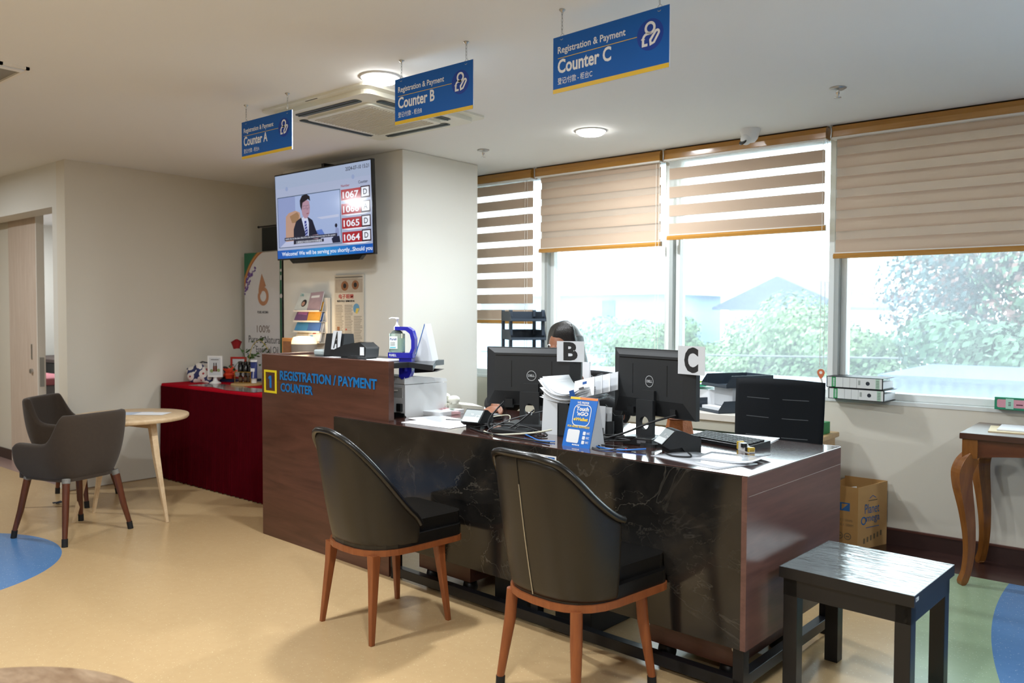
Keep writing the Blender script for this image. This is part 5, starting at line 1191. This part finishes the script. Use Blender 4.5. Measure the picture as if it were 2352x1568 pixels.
for sx in (-1, 1): limb(b, [(sx*.09, -.02, .50), (sx*.105, .44, .49)], [.105, .078], INK); limb(b, [(sx*.105, .43, .50), (sx*.105, .41, .10)], [.074, .058], INK)
b.build('trousers', t, remesh=.012)
b = MB()
b.ell((HX, HY-.022, HZ+.022), (.090, .098, .112), HAIR, 24, 16)
for k in range(26):
    a = R(-112+224*k/25)*1.0; 
    if abs(a) < R(0): continue
    x = HX+.080*math.sin(a); y = HY-.03-.075*math.cos(a)
    side = x-HX
    if side < -.03: end = (HX-.12+.03*random.random(), HY-.02+.05*random.random(), .86); mid = (x-.02, y, HZ-.12)
    else: end = (x*1.1, y-.03, .84); mid = (x*1.05, y-.02, HZ-.14)
    b.tube(smooth_path([(x*.9+HX*.1, y*.9+HY*.1, HZ+.06), (x, y, HZ-.02), mid, end], 4), [.026]*9+[.022, .018, .014, .009], HAIR, 8)
for k in range(12):
    s = (k-5.5)/5.5
    b.tube(smooth_path([(HX-.02, HY+.0, HZ+.128), (HX-.02+s*.06, HY+.055-.02*abs(s), HZ+.098), (HX+s*.082, HY+.062-.05*abs(s), HZ+.04-.03*abs(s)), (HX+s*.092, HY+.01-.03*abs(s), HZ-.05)], 4), [.020]*9+[.018, .016, .014, .011], HAIR, 8)
b.build('hair', t, remesh=.007)
b = MB()
for sx in (-1, 1): b.ell((HX+sx*.032, HY+.080, HZ+.004), (.014, .008, .009), M('eye_white', '#d8d2cc', .3), 12, 8); b.ell((HX+sx*.032, HY+.0865, HZ+.002), (.006, .004, .007), INK, 10, 6)
b.build('eyes', t)
b = MB(); b.tube([(.16+k*.002, .43-.05*k/6, .845-.0*k) for k in range(2)], .03, TRIMW, 10); o = b.build('cuff', t)
o = MB(); o.add([(-.05, 0, 0), (.05, 0, 0), (.055, .012, .115), (-.052, .008, .118), ], [(0, 1, 2, 3)], PAPER); o.add([(.05, 0, 0), (.075, -.02, .02), (.06, -.01, .12), (.055, .012, .115)], [(0, 1, 2, 3)], PAPER2)
o = o.build('folded_sheet', solid=.001); o.location = kw(-1.395, .88, .962); o.rotation_euler = (0, 0, AK+R(10)); tag(o, 'folded white sheet held up in the clerk left hand', 'paper')

# clerk's chair and the empty office chair
def office_chair(label, loc, rot, mesh):
    t = thing('office_chair', label, 'chair', loc, rot, 'black office chairs behind the desk')
    b = MB(); b.grid(lambda u, v: ((u-.5)*(.475+.03*v*(1-v)-.02*(1-v)), -.22-.05*math.cos((u-.5)*2.6)+.03*v, .50+.49*v+.012*math.cos((u-.5)*3)), 20, 14, mesh); b.build('backrest', t, solid=.014)
    b = MB(); b.prism(rrect(-.19, -.22, .19, .22, .06), .42, .49, JACK); b.build('seat', t, bevel=.02, seg=3)
    b = MB(); b.tube([(0, -.26, .58), (0, -.2, .42), (0, 0, .40)], .022, BLK, 8); b.tube([(0, 0, .42), (0, 0, .10)], .026, BLK, 12); b.build('post', t)
    for k in range(5):
        a = R(72*k+36); c_, s_ = math.cos(a), math.sin(a)
        b = MB(); b.tube([(0, 0, .11), (.21*c_, .21*s_, .07)], [.025, .016], BLK, 8); lg = b.build('base_arm', t)
        b = MB(); b.ell((.21*c_, .21*s_, .028), (.028, .028, .028), BLK, 12, 8); b.build('caster', lg)
    return t
def slotmesh():
    m, nt, bb, out = new_mat('slotted_black_mesh'); v = coords(nt); s = nt.nodes.new('ShaderNodeSeparateXYZ'); nt.links.new(v, s.inputs[0])
    zz = mth(nt, 'FRACT', mth(nt, 'DIVIDE', mth(nt, 'SUBTRACT', s.outputs[2], .60), .098)); l1 = mth(nt, 'LESS_THAN', zz, .035)
    ax = mth(nt, 'ABSOLUTE', s.outputs[0]); l2 = mth(nt, 'MULTIPLY', mth(nt, 'GREATER_THAN', ax, .035), mth(nt, 'LESS_THAN', ax, .165)); l3 = mth(nt, 'LESS_THAN', s.outputs[2], .93)
    f = mth(nt, 'MULTIPLY', l1, mth(nt, 'MULTIPLY', l2, l3))
    c = mixc(nt, f, '#14171b', '#5a5d60'); nt.links.new(c, bb.inputs['Base Color']); bb.inputs['Roughness'].default_value = .8; bb.inputs['Specular IOR Level'].default_value = .2
    return m
SLOT = slotmesh()
office_chair('black mesh-back office chair standing empty behind the desk corner', kw(-.44, 1.47), AK+R(180)+R(4), SLOT) if 0 else office_chair('black mesh-back office chair standing empty behind the desk corner', kw(-.57, 1.70), AK+R(2), SLOT)
office_chair('black office chair the clerk sits on', kw(-1.62, 1.06), AK+R(180), JACK)

# ------------------------------------------------------------------ along the windows
t = thing('window_table', 'long white table under the windows holding the letter trays', 'table', (-2.87, 4.72, 0))
b = MB(); b.box(-1.03, .96, -.24, .27, .70, .742, TRIMW); b.build('tabletop', t, bevel=.003)
b = MB(); b.box(-1.0, .94, -.22, -.20, .64, .70, WHT2); b.build('apron', t)
for x in (-1.0, .93):
    for y in (-.2, .22): b = MB(); b.box(x-.02, x+.02, y-.02, y+.02, 0, .70, WHT2); b.build('leg', t)
TRAYM = M('slate_tray_plastic', '#39434f', .35, var=.08)
def tray(label, loc, rot, post=.075, grp='letter trays in the tall stack', paper=False, name='letter_tray', lab_paper=None):
    t = thing(name, label, 'letter tray', loc, rot, grp)
    w_, d_, h_ = .13, .17, .072
    b = MB(); b.box(-w_, w_, -d_, d_, 0, .004, TRAYM); b.box(-w_, -w_+.004, -d_+.04, d_, 0, h_, TRAYM); b.box(w_-.004, w_, -d_+.04, d_, 0, h_, TRAYM); b.box(-w_, w_, d_-.004, d_, 0, h_, TRAYM)
    b.add([(-w_, -d_, .02), (w_, -d_, .02), (w_, -d_, 0), (-w_, -d_, 0), (-w_, -d_+.04, h_), (w_, -d_+.04, h_), (w_, -d_+.044, 0), (-w_, -d_+.044, 0)], [(0, 3, 2, 1), (0, 1, 5, 4) if 0 else (0, 4, 7, 3), (1, 2, 6, 5)], TRAYM)
    b.build('tray', t)
    if post:
        for x in (-w_+.01, w_-.01):
            for y in (-d_+.06, d_-.02):
                b = MB(); b.box(x-.011, x+.011, y-.016, y+.016, h_-.04, h_+post, TRAYM); b.build('post', t, bevel=.003)
    return t
for k in range(5):
    tray(['lowest slate letter tray of the tall stack', 'second slate letter tray from the table in the tall stack', 'middle slate letter tray of the tall stack', 'second slate letter tray from the top, under the striped blind', 'topmost slate letter tray beside the narrow blind'][k], (-3.73, 4.66, .742+.1345*k), R(52), .0625 if k < 4 else .012)
b = MB(); b.box(-.105, .105, -.13, .13, 0, .022, PAPER2); o = b.build('paper_stack'); o.location = (-3.73, 4.66, .742+.1345*2+.0045); o.rotation_euler = (0, 0, R(52)); tag(o, 'white papers lying in the middle tray of the tall stack', 'papers')
g2 = 'letter trays at the right end of the white table'
tray('lower black letter tray at the right end of the white table', (-2.13, 4.70, .742), R(-30), .0, g2)
tray('upper black letter tray tilted open behind the office chair', (-2.10, 4.74, .893), R(-30), .0, g2)
b = MB(); b.box(-.1, .1, -.13, .12, 0, .025, PAPER); o = b.build('paper_stack'); o.location = (-2.13, 4.70, .747); o.rotation_euler = (0, 0, R(-30)); tag(o, 'white papers in the lower black tray', 'papers')
b = MB(); b.box(-.09, .10, -.05, .13, 0, .12, PAPER2); o = b.build('paper_ream', bevel=.004); o.location = (-2.13, 4.70, .7725); o.rotation_euler = (0, 0, R(-30)); tag(o, 'ream of white paper between the two black trays at the table end', 'papers')
b = MB(); b.box(-.16, .18, -.1, .1, 0, .12, PAPER); o = b.build('paper_pile', bevel=.006); o.location = (-2.40, 4.80, .742); tag(o, 'tall white paper pile under the green folders', 'papers')
for k, (c, lab) in enumerate((('#3fae84', 'teal plastic folder on the white paper pile'), ('#9fd23c', 'lime green plastic folder on top of the teal one'))):
    b = MB(); b.box(-.15, .07, -.1, .1, 0, .010, M('folder_plastic_%d' % k, c, .3)); o = b.build('plastic_folder'); o.location = (-2.365, 4.78, .863+.024*k+.012); o.rotation_euler = (0, R(-6-7*k), R(8+6*k)); tag(o, lab, 'folder', 'green folders on the window table')
t = thing('storage_box', 'green storage box with a lime lid edge under the white table', 'box', (-2.20, 4.72, 0))
b = MB(); b.box(-.24, .22, -.18, .2, 0, .50, M('dark_green_plastic', '#2a4a34', .5)); b.build('body', t, bevel=.01); b = MB(); b.box(-.25, .23, -.19, .21, .50, .56, LIME); b.build('lid', t, bevel=.006); b = MB(); b.box(-.25, .23, -.19, .21, .56, .585, M('teal_plastic', '#1f7a5c', .4)); b.build('lid_rim', t, bevel=.004)
# binders on the sill
def binder(label, loc, rot):
    t = thing('binder', label, 'binder', loc, rot, 'lever arch binders on the window sill')
    L_, D_, T_ = .325, .20, .066
    b = MB(); b.box(-L_/2, L_/2, 0, D_, 0, .003, BLKM); b.box(-L_/2, L_/2, 0, D_, T_-.003, T_, BLKM); b.box(-L_/2, L_/2, 0, .003, 0, T_, BLKM); b.build('cover', t, bevel=.001)
    b = MB(); b.box(-L_/2+.006, L_/2-.006, .006, D_-.01, .005, T_-.022, PAPER); b.build('paper_block', t)
    b = MB(); b.plane((-L_/2+.006, -.0006, .004), (1, 0, 0), (0, 0, 1)); W_, H_ = L_-.012, T_-.008
    b.rect(0, 0, W_, H_, M('spine_white', '#d4d6d4', .5), 0); b.rect(.026, 0, .050, H_, GREEN, .0003); 
    for x in (.091, .131, .171): b.rect(x, .0, x+.0012, H_, GREYINK, .0003)
    b.rect(.18, .018, .192, .045, M('spine_grey', '#9aa09c', .5), .0003); b.disc(.234, H_*.5, .0115, M('spine_hole', '#2a3038', .4), .0004, 20); b.rect(.278, 0, .300, H_, M('spine_pale_green', '#a7c6b0', .5), .0003)
    for k in range(5): b.rect(.281, .008+k*.009, .297, .011+k*.009, GREYINK, .0005)
    for k in range(7): b.rect(.033, .006+k*.007, .044, .0095+k*.007, LETW, .0005)
    b.build('spine_label', t); return t
b1 = binder('lower black and white lever arch binder on the window sill', (-1.452, 4.935, .834), R(-5))
dup(b1, (-1.462, 4.935, .902), R(-3), 'upper black and white lever arch binder on the window sill')
t = thing('pink_box', 'green and pink gift box on the window sill at the right edge', 'box', (-.60, 4.99, .833))
b = MB(); b.box(-.15, .17, -.02, .05, 0, .066, M('box_green', '#1b8a66', .45)); b.build('carton', t, bevel=.002)
b = MB(); b.plane((-.15, -.0206, 0), (1, 0, 0), (0, 0, 1)); b.poly(rrect(.012, .012, .22, .055, .008), M('box_pink', '#d59aa8', .4), .0003); b.rect(.052, .006, .088, .06, M('box_mint', '#a9d8c6', .5), .0006); b.rect(.10, .026, .13, .032, M('maroon_print', '#5c2437', .5), .0006); b.rect(.18, .018, .2, .05, LETW, .0006)
for k in range(3): b.rect(.064, .022+k*.008, .076, .026+k*.008, GREYINK, .0008)
b.build('window_print', t)
# beech cabinet with the green box, white bin
t = thing('beech_cabinet', 'low beech cabinet near the window wall behind the office chair', 'cabinet', (-1.69, 4.70, .0))
b = MB(); b.box(-.22, .13, -.02, .22, .0, .61, BEECH); b.build('body', t, bevel=.002); b = MB(); b.box(-.23, .15, -.04, .235, .61, .64, BEECH); b.build('top', t, bevel=.006); b = MB(); b.box(-.21, .12, -.035, -.02, .03, .60, BEECH); b.build('door', t, bevel=.002)
t = thing('green_box', 'green carton with white letters on the beech cabinet', 'box', (-1.625, 4.76, .64), R(-6))
b = MB(); b.box(-.16, .05, -.03, .09, 0, .068, GREEN); b.build('carton', t, bevel=.002)
b = MB(); b.plane((-.16, -.0305, 0), (1, 0, 0), (0, 0, 1)); b.text('ist', .115, .014, .042, LETW, w=.052, z=.0003, bold=.02); b.build('print', t)
b = MB(); b.prism(rrect(-.07, -.05, .06, .05, .02), 0, .60, M('white_bin_plastic', '#d5d5dc', .4)); o = b.build('bin', bevel=.01); o.location = (-1.50, 4.60, 0); tag(o, 'slim white bin in front of the beech cabinet', 'bin')
# cardboard box
t = thing('cardboard_box', 'open brown cardboard box with blue print beside the desk end', 'box', (-1.375, 4.755, 0), R(-1))
W_, D_, H_ = .155, .25, .355
b = MB(); x0, x1, y0, y1 = -W_, 0, 0, D_; e = .005
b.box(x0, x1, y0, y0+e, 0, H_, CARD); b.box(x0, x1, y1-e, y1, 0, H_+.015, CARD); b.box(x0, x0+e, y0, y1, 0, H_, CARD); b.box(x0, x1, y0, y1, 0, e, CARD)
b.add([(x1, y0, 0), (x1+.085, y1, 0), (x1+.085, y1, H_+.015), (x1, y0, H_)], [(0, 1, 2, 3)], CARDL); b.add([(x1-.001, y1, 0), (x1+.085, y1, 0), (x1+.085, y1, H_+.015), (x1-.001, y1, H_+.015)], [(0, 3, 2, 1)], CARD)
b.add([(x1-e, y0, 0), (x1+.08, y1, 0), (x1+.08, y1, H_+.015), (x1-e, y0, H_)], [(3, 2, 1, 0)], CARD); b.add([(x1-e, y0, H_), (x1, y0, H_), (x1+.085, y1, H_+.015), (x1+.08, y1, H_+.015)], [(0, 1, 2, 3)], CARDL)
b.build('carton', t)
b = MB(); PB = M('carton_blue_print', '#2f67a6', .7); PG = M('carton_grey_print', '#7d6b50', .7)
b.plane((0, -.0008, 0), (1, 0, 0), (0, 0, 1)); b.rect(-.125, .215, -.045, .262, PB, 0); b.poly([(-.125, .255), (-.105, .255), (-.115, .222)], CARD, .0003); b.poly([(-.09, .255), (-.05, .255), (-.09, .22)], CARD, .0003); b.stroke([(-.088, .22), (-.05, .257)], .004, PB, .0005)
b.build('house_mark', t)
b = MB(); b.plane((0, -.0008, 0), (1, 0, 0), (0, 0, 1))
b.text('MADE BY 13 GRAMS', -.14, .155, .014, PG, w=.11, z=.0003); b.text('NET 200 X 100MM', -.14, .128, .014, PG, w=.115, z=.0003)
b.build('front_print', t)
b = MB(); b.plane((0, -.0008, 0), (1, 0, 0), (0, 0, 1))
for x in (-.10, -.055): b.stroke(arc(x, .07, .018, 0, 345, 20), .005, PG, .0003, True); b.rect(x-.01, .066, x+.01, .073, PG, .0003)
b.build('stamp', t)
b = MB(); dd = Vector((.085, D_, 0)).normalized(); b.plane((x1+.0008, y0, 0), dd, (0, 0, 1)); 
b.text('Planet', .06, .20, .055, PB, w=.13, z=.0006, bold=.0); b.text('mega', .075, .14, .042, PB, w=.12, z=.0006, bold=.0); b.stroke(arc(.05, .162, .020, 0, 345, 24), .008, PB, .0008, True); b.rect(.07, .118, .19, .122, PB, .0006)
for k in range(6): b.rect(.05+.03*k, .03+.006*k, .065+.03*k, .06+.006*k, PG, .0006)
b.build('side_print', t)
b = MB(); b.plane((x1+.0008, y0, 0), dd, (0, 0, 1)); b.stroke([(.10, .285), (.13, .30), (.16, .285)], .004, PB, .0006); b.rect(.09, .27, .17, .276, PG, .0006); b.build('crest_print', t)
b = MB(); b.box(-.06, .06, -.04, .04, 0, .004, PAPER); o = b.build('packing_paper'); o.location = (-1.47, 4.86, .30); o.rotation_euler = (R(25), R(-12), R(20)); tag(o, 'scrap of white paper inside the cardboard box', 'paper')

# ------------------------------------------------------------------ console table and stool
t = thing('console_table', 'wooden side table with curved cabriole legs at the right edge', 'table', (-.82, 4.46, 0))
TZ = .757; L_, D_ = 1.0, .51
DKW = wood('dark_table_top', '#3a2018', '#552f22', .3, (1.2, 9, 9), coat=.3, bmp=.01)
b = MB(); b.box(0, L_, 0, D_, TZ-.03, TZ, DKW); b.build('tabletop', t, bevel=.003)
APR = wood('apron_wood', '#4c2413', '#6a3a20', .3, (1.2, 9, 9), coat=.2, bmp=.01)
def apron(n, fn, L): 
    pts = [(.06, TZ-.03)] + [(L-.06, TZ-.03)] + [(L-.06-(L-.12)*k/20, TZ-.125+.035*math.sin(math.pi*k/20)**.7) for k in range(21)]
    return pts
b = MB(); b.prism(apron(0, 0, L_), .025, .045, APR, 'y'); b.build('front_apron', t, bevel=.002)
b = MB(); b.prism(apron(0, 0, L_), D_-.045, D_-.025, APR, 'y'); b.build('back_apron', t, bevel=.002)
for x in (.03, L_-.05): b = MB(); b.prism(apron(0, 0, D_), x, x+.02, APR, 'x'); b.build('side_apron', t, bevel=.002)
def cabriole(cx, cy, sx, sy):
    b = MB(); b.box(cx-.034, cx+.034, cy-.034, cy+.034, TZ-.125, TZ-.03, HONEY)
    prof = [(0, TZ-.12, .045), (.028, TZ-.155, .050), (.045, TZ-.20, .050), (.040, TZ-.27, .046), (.018, TZ-.38, .038), (.002, TZ-.50, .031), (.0, TZ-.60, .027), (.012, TZ-.69, .024), (.030, TZ-.74, .026), (.022, .0, .018)]
    pts = smooth_path([(cx+sx*o_*.72, cy+sy*o_*.72, z) for o_, z, r_ in prof], 4); rad = []
    for i in range(len(prof)-1):
        for k in range(4): rad.append(prof[i][2]+(prof[i+1][2]-prof[i][2])*k/4)
    rad.append(prof[-1][2]); b.tube(pts, rad, HONEY, 4, smooth=False); return b
for sx, cx in ((-1, .045), (1, L_-.045)):
    for sy, cy in ((-1, .045), (1, D_-.045)): cabriole(cx, cy, sx, sy).build('leg', t, bevel=.009, seg=3)
b = MB(); b.box(-.03, .42, -.15, .10, 0, .006, M('manila_card', '#d8c49c', .7)); o = b.build('manila_folder'); o.location = (-.70, 4.72, TZ); o.rotation_euler = (0, 0, R(6)); tag(o, 'manila folder lying on the wooden side table', 'folder')
b = MB(); b.box(-.0, .40, -.12, .11, 0, .006, PAPER); b.plane((.12, .02, .0063), (1, 0, 0), (0, 1, 0)); b.rect(0, .05, .1, .06, M('print_gold', '#c9a24a', .6), 0); b.rect(.12, .045, .2, .06, M('print_lav', '#9a8fb5', .6), 0); o = b.build('white_folder'); o.location = (-.69, 4.74, TZ+.0065); o.rotation_euler = (0, 0, R(3)); tag(o, 'white folder on top of the manila folder on the side table', 'folder')

t = thing('stool', 'square black wooden stool in front of the desk end', 'stool', (-.8275, 2.98, 0), R(-3.6))
def stoolm():
    m, nt, bb, out = new_mat('black_grained_lacquer'); v = coords(nt, (1, 5, 1)); n = noise(nt, v, 6, 3, .5, 1.6)
    c = ramp(nt, n, [(.3, '#0f1013'), (.7, '#1b1c20')]); nt.links.new(c, bb.inputs['Base Color']); bb.inputs['Roughness'].default_value = .10; bb.inputs['Specular IOR Level'].default_value = .7
    bump(nt, bb, n, .3, .006); return m
SLQ = stoolm(); SLK = M('black_lacquer', '#131316', .4, var=.1)
s = .2225
b = MB(); b.box(-s, s, -s, s, .412, .45, SLK); b.rect(-s+.002, -s+.002, s-.002, s-.002, SLQ, .4502); b.build('seat', t, bevel=.0)
b = MB(); c_ = s-.012
for r_ in ((-c_, c_, -c_, -c_+.02), (-c_, c_, c_-.02, c_), (-c_, -c_+.02, -c_, c_), (c_-.02, c_, -c_, c_)): b.box(*r_, .35, .412, SLK)
b.build('apron', t)
for sx in (-1, 1):
    for sy in (-1, 1):
        x, y = sx*(s-.012), sy*(s-.012); b = MB(); b.box(min(x, x-sx*.05), max(x, x-sx*.05), min(y, y-sy*.05), max(y, y-sy*.05), 0, .412, SLK); b.build('leg', t, bevel=.002)
b = MB(); b.plane((s+.0006, -s+.012, .428), (0, 1, 0), (0, 0, 1)); b.rect(0, 0, .03, .013, M('tag_white', '#cfcfcf', .5), 0); b.rect(.004, .004, .012, .010, GREYINK, .0003); b.build('tag', t)

# ------------------------------------------------------------------ outside the windows
def gm(name, c, **k): return M(name, c, .8, var=k.pop('var', .1), spec=.1, **k)
b = MB(); b.box(-60, 30, WY+1.2, 110, -4.7, -4.5, gm('pale_bounce_ground', '#c9cdcf')); struct(b.build('ground'))  # mostly unseen ground, made pale to bounce daylight up onto the ceiling
def leaf_mat(n, a, c):
    m, nt, bb, out = new_mat(n); v = coords(nt); f = noise(nt, v, 1.3, 4)
    cc_ = ramp(nt, f, [(.35, a), (.65, c)]); nt.links.new(cc_, bb.inputs['Base Color']); bb.inputs['Roughness'].default_value = .7; bb.inputs['Specular IOR Level'].default_value = .2; return m
LF = [leaf_mat('leaf_mid_green', '#2f4436', '#4f6a52'), leaf_mat('leaf_pale_green', '#4c6648', '#778e66'), leaf_mat('leaf_grey_green', '#2b3c40', '#4a5f60'), leaf_mat('leaf_reddish', '#5a413f', '#80635c')]
BARK = gm('bark', '#6a5f55')
def tree(label, x, y, zt, rx, rz, kind, seed, n=1500, red=0):
    n *= 5
    random.seed(seed); t = thing('tree', label, 'tree', (x, y, -4.5), group='trees outside the windows')
    b = MB(); h = zt+4.5; b.tube([(0, 0, 0), (.1, .05, h*.35), (0, .1, h*.62)], [.22, .16, .09], BARK, 8)
    for k in range(5): a = random.uniform(0, 6.28); b.tube([(0, .05, h*.45), (math.cos(a)*rx*.6, math.sin(a)*rx*.5, h*.45+rz*random.uniform(.5, 1.1))], [.09, .03], BARK, 6)
    b.build('trunk', t)
    b = MB(); blobs = [(random.uniform(-.6, .6)*rx, random.uniform(-.5, .5)*rx, h-rz+random.uniform(-.55, .5)*rz, random.uniform(.35, .6)) for _ in range(9)]
    for k in range(n):
        bx, by, bz, br_ = random.choice(blobs); d_ = Vector((random.gauss(0, 1), random.gauss(0, 1), random.gauss(0, 1))).normalized()
        rr = random.uniform(.7, 1.05); p = Vector((bx+d_.x*rx*br_*rr, by+d_.y*rx*br_*rr, bz+d_.z*rz*br_*rr))
        s_ = random.uniform(.03, .075); u_ = (d_+Vector((random.uniform(-.7, .7), random.uniform(-.7, .7), random.uniform(-.7, .7)))).normalized(); a_ = u_.orthogonal().normalized(); c_ = u_.cross(a_)
        m_ = LF[kind] if random.random() > red else LF[3]
        b.add([tuple(p-a_*s_), tuple(p-c_*s_*.6), tuple(p+a_*s_), tuple(p+c_*s_*.6)], [(0, 1, 2, 3)], m_)
    b.build('crown', t); return t
tree('large grey-green tree filling the right window', -2.3, 17.5, 4.6, 2.2, 2.6, 2, 1, 4200, .18)
tree('reddish-flecked tree at the right edge of the right window', -1.3, 16.0, 4.4, 1.8, 2.2, 0, 2, 2600, .3)
tree('low bushy tree at the lower right of the right window', -1.9, 12.5, 1.5, 1.3, 1.0, 0, 3, 1800)
tree('pale low tree at the left of the right window', -5.4, 18.0, 1.2, 1.5, .95, 1, 4, 1800)
tree('pale spreading tree in the middle of the third window', -8.2, 20.0, 1.75, 2.2, 1.2, 1, 5, 2600)
tree('grey-green tree beside the mullion of the third window', -7.2, 19.0, 2.0, 1.7, 1.5, 1, 6, 2200)
tree('pale tree at the left of the third window', -10.6, 20.0, 1.5, 1.6, 1.1, 1, 7, 2000)
tree('pale faint tree at the right of the second window', -12.2, 20.5, 1.4, 1.6, 1.3, 1, 8, 1800)
tree('round distant treetop above the roofs in the third window', -21.4, 45.0, 4.4, 2.2, .9, 2, 9, 900)
def building(label, x0, x1, y0, y1, zt, wallc, roof=None, wins=()):
    t = thing('building', label, 'building', ((x0+x1)/2, (y0+y1)/2, -4.5), group='buildings outside the windows')
    hx, hy, h = (x1-x0)/2, (y1-y0)/2, zt+4.5
    b = MB(); b.box(-hx, hx, -hy, hy, 0, h, wallc); b.build('walls', t)
    if roof:
        kind, m, rh = roof; b = MB()
        if kind == 'gable': b.prism([(-hx-.4, h), (hx+.4, h), (hx+.4, h+.08), (0, h+rh), (-hx-.4, h+.08)], -hy-.4, hy+.4, m, 'y')
        elif kind == 'ridge': b.prism([(-hy-.4, h), (hy+.4, h), (hy+.4, h+.08), (0, h+rh), (-hy-.4, h+.08)], -hx-.4, hx+.4, m, 'x')
        else: b.box(-hx-.3, hx+.3, -hy-.3, hy+.3, h, h+rh, m)
        b.build('roof', t)
    for wx, wz, ww, wh in wins:
        b = MB(); b.box(wx-ww/2, wx+ww/2, -hy-.03, -hy+.02, wz, wz+wh, gm('window_dark', '#5d6d84')); b.build('window', t)
    return t
WB = gm('pale_blue_wall', '#7f93a6', var=.04); WW = gm('white_wall', '#e8ebea', var=.03); RG = gm('lilac_grey_roof', '#50586a', var=.06); RW = gm('white_metal_roof', '#eef1f2', var=.03); RP = gm('pale_terracotta_roof', '#d39a90', var=.08)
building('pale blue building with a white roof in the second window', -20.5, -12.6, 23, 27, 2.0, WB, ('ridge', RW, 1.7), ((-2.0, 5.6, .5, .7), (-.5, 5.6, .5, .7), (1.8, 5.6, .5, .7)))
building('distant building with a faded red roof in the second window', -34, -27, 50, 55, 4.2, WW, ('ridge', RP, 1.6))
building('white house under a grey gabled roof in the third window', -11.4, -7.9, 25, 30, 1.5, WW, ('gable', RG, 1.05), ((-.6, 5.4, 1.6, .25),))
building('white building with a flat roof behind the gabled house', -18, -12.5, 33, 37, 3.2, WW, ('flat', RW, .5))
building('white house with layered flat eaves in the right window', -8.6, -5.4, 31.5, 35, 3.2, WW, ('flat', gm('pale_blue_eave', '#b4d3da', var=.03), .25), ((-.9, 6.3, .9, .3), (.5, 6.3, .4, .3)))
t = thing('metal_roofs', 'low blue-grey metal shed roofs with white seams below the windows', 'roof', (-6.2, 13.2, -4.5))
MR = gm('blue_grey_metal_roof', '#454f63', var=.08); SEAM = gm('white_seam', '#9ea6b2', var=.03)
b = MB(); b.box(-8, 4.4, -2.6, 3.8, 0, 4.45, MR); b.build('deck', t)
for k in range(7): b = MB(); b.box(-8, 4.4, -2.6+k*1.0, -2.5+k*1.0, 4.45, 4.56, SEAM); b.build('seam', t)
for k in range(6):
    b = MB(); b.add([(-7.5+k*2, -2.6, 4.46), (-7.38+k*2, -2.6, 4.46), (-5.9+k*2, 3.8, 4.46), (-6.02+k*2, 3.8, 4.46)], [(0, 1, 2, 3)], SEAM); b.build('seam', t, solid=.08, offset=1)
t = thing('shed', 'blue-grey corrugated shed at the lower part of the right window', 'shed', (-1.6, 10.2, -4.5))
def corr():
    m, nt, bb, out = new_mat('corrugated_blue_grey'); v = coords(nt); w_ = nt.nodes.new('ShaderNodeTexWave'); w_.inputs['Scale'].default_value = 3.0; nt.links.new(v, w_.inputs['Vector'])
    c = mixc(nt, w_.outputs[1], '#3c4862', '#4a5873'); nt.links.new(c, bb.inputs['Base Color']); bb.inputs['Roughness'].default_value = .6; return m
b = MB(); b.box(-.7, 2.6, -1.2, 1.0, 0, 5.18, corr()); b.build('walls', t)
b = MB(); b.box(-.8, 2.7, -1.3, 1.1, 5.18, 5.22, MR); b.build('roof', t)
b = MB(); b.box(.42, .72, -1.23, -1.19, 3.6, 4.9, gm('pale_blue_sheet', '#88a5b8', var=.03)); b.build('door', t)
b = MB(); b.tube([(-40, 0, 0), (-20, 0, -.35), (0, 0, -.5), (20, 0, -.3), (40, 0, 0)], .015, CGY, 6); o = b.build('overhead_cable'); o.location = (-2, 14.5, 1.15); o.rotation_euler = (0, R(-1.5), 0); tag(o, 'thin overhead cable crossing the trees outside', 'cable')
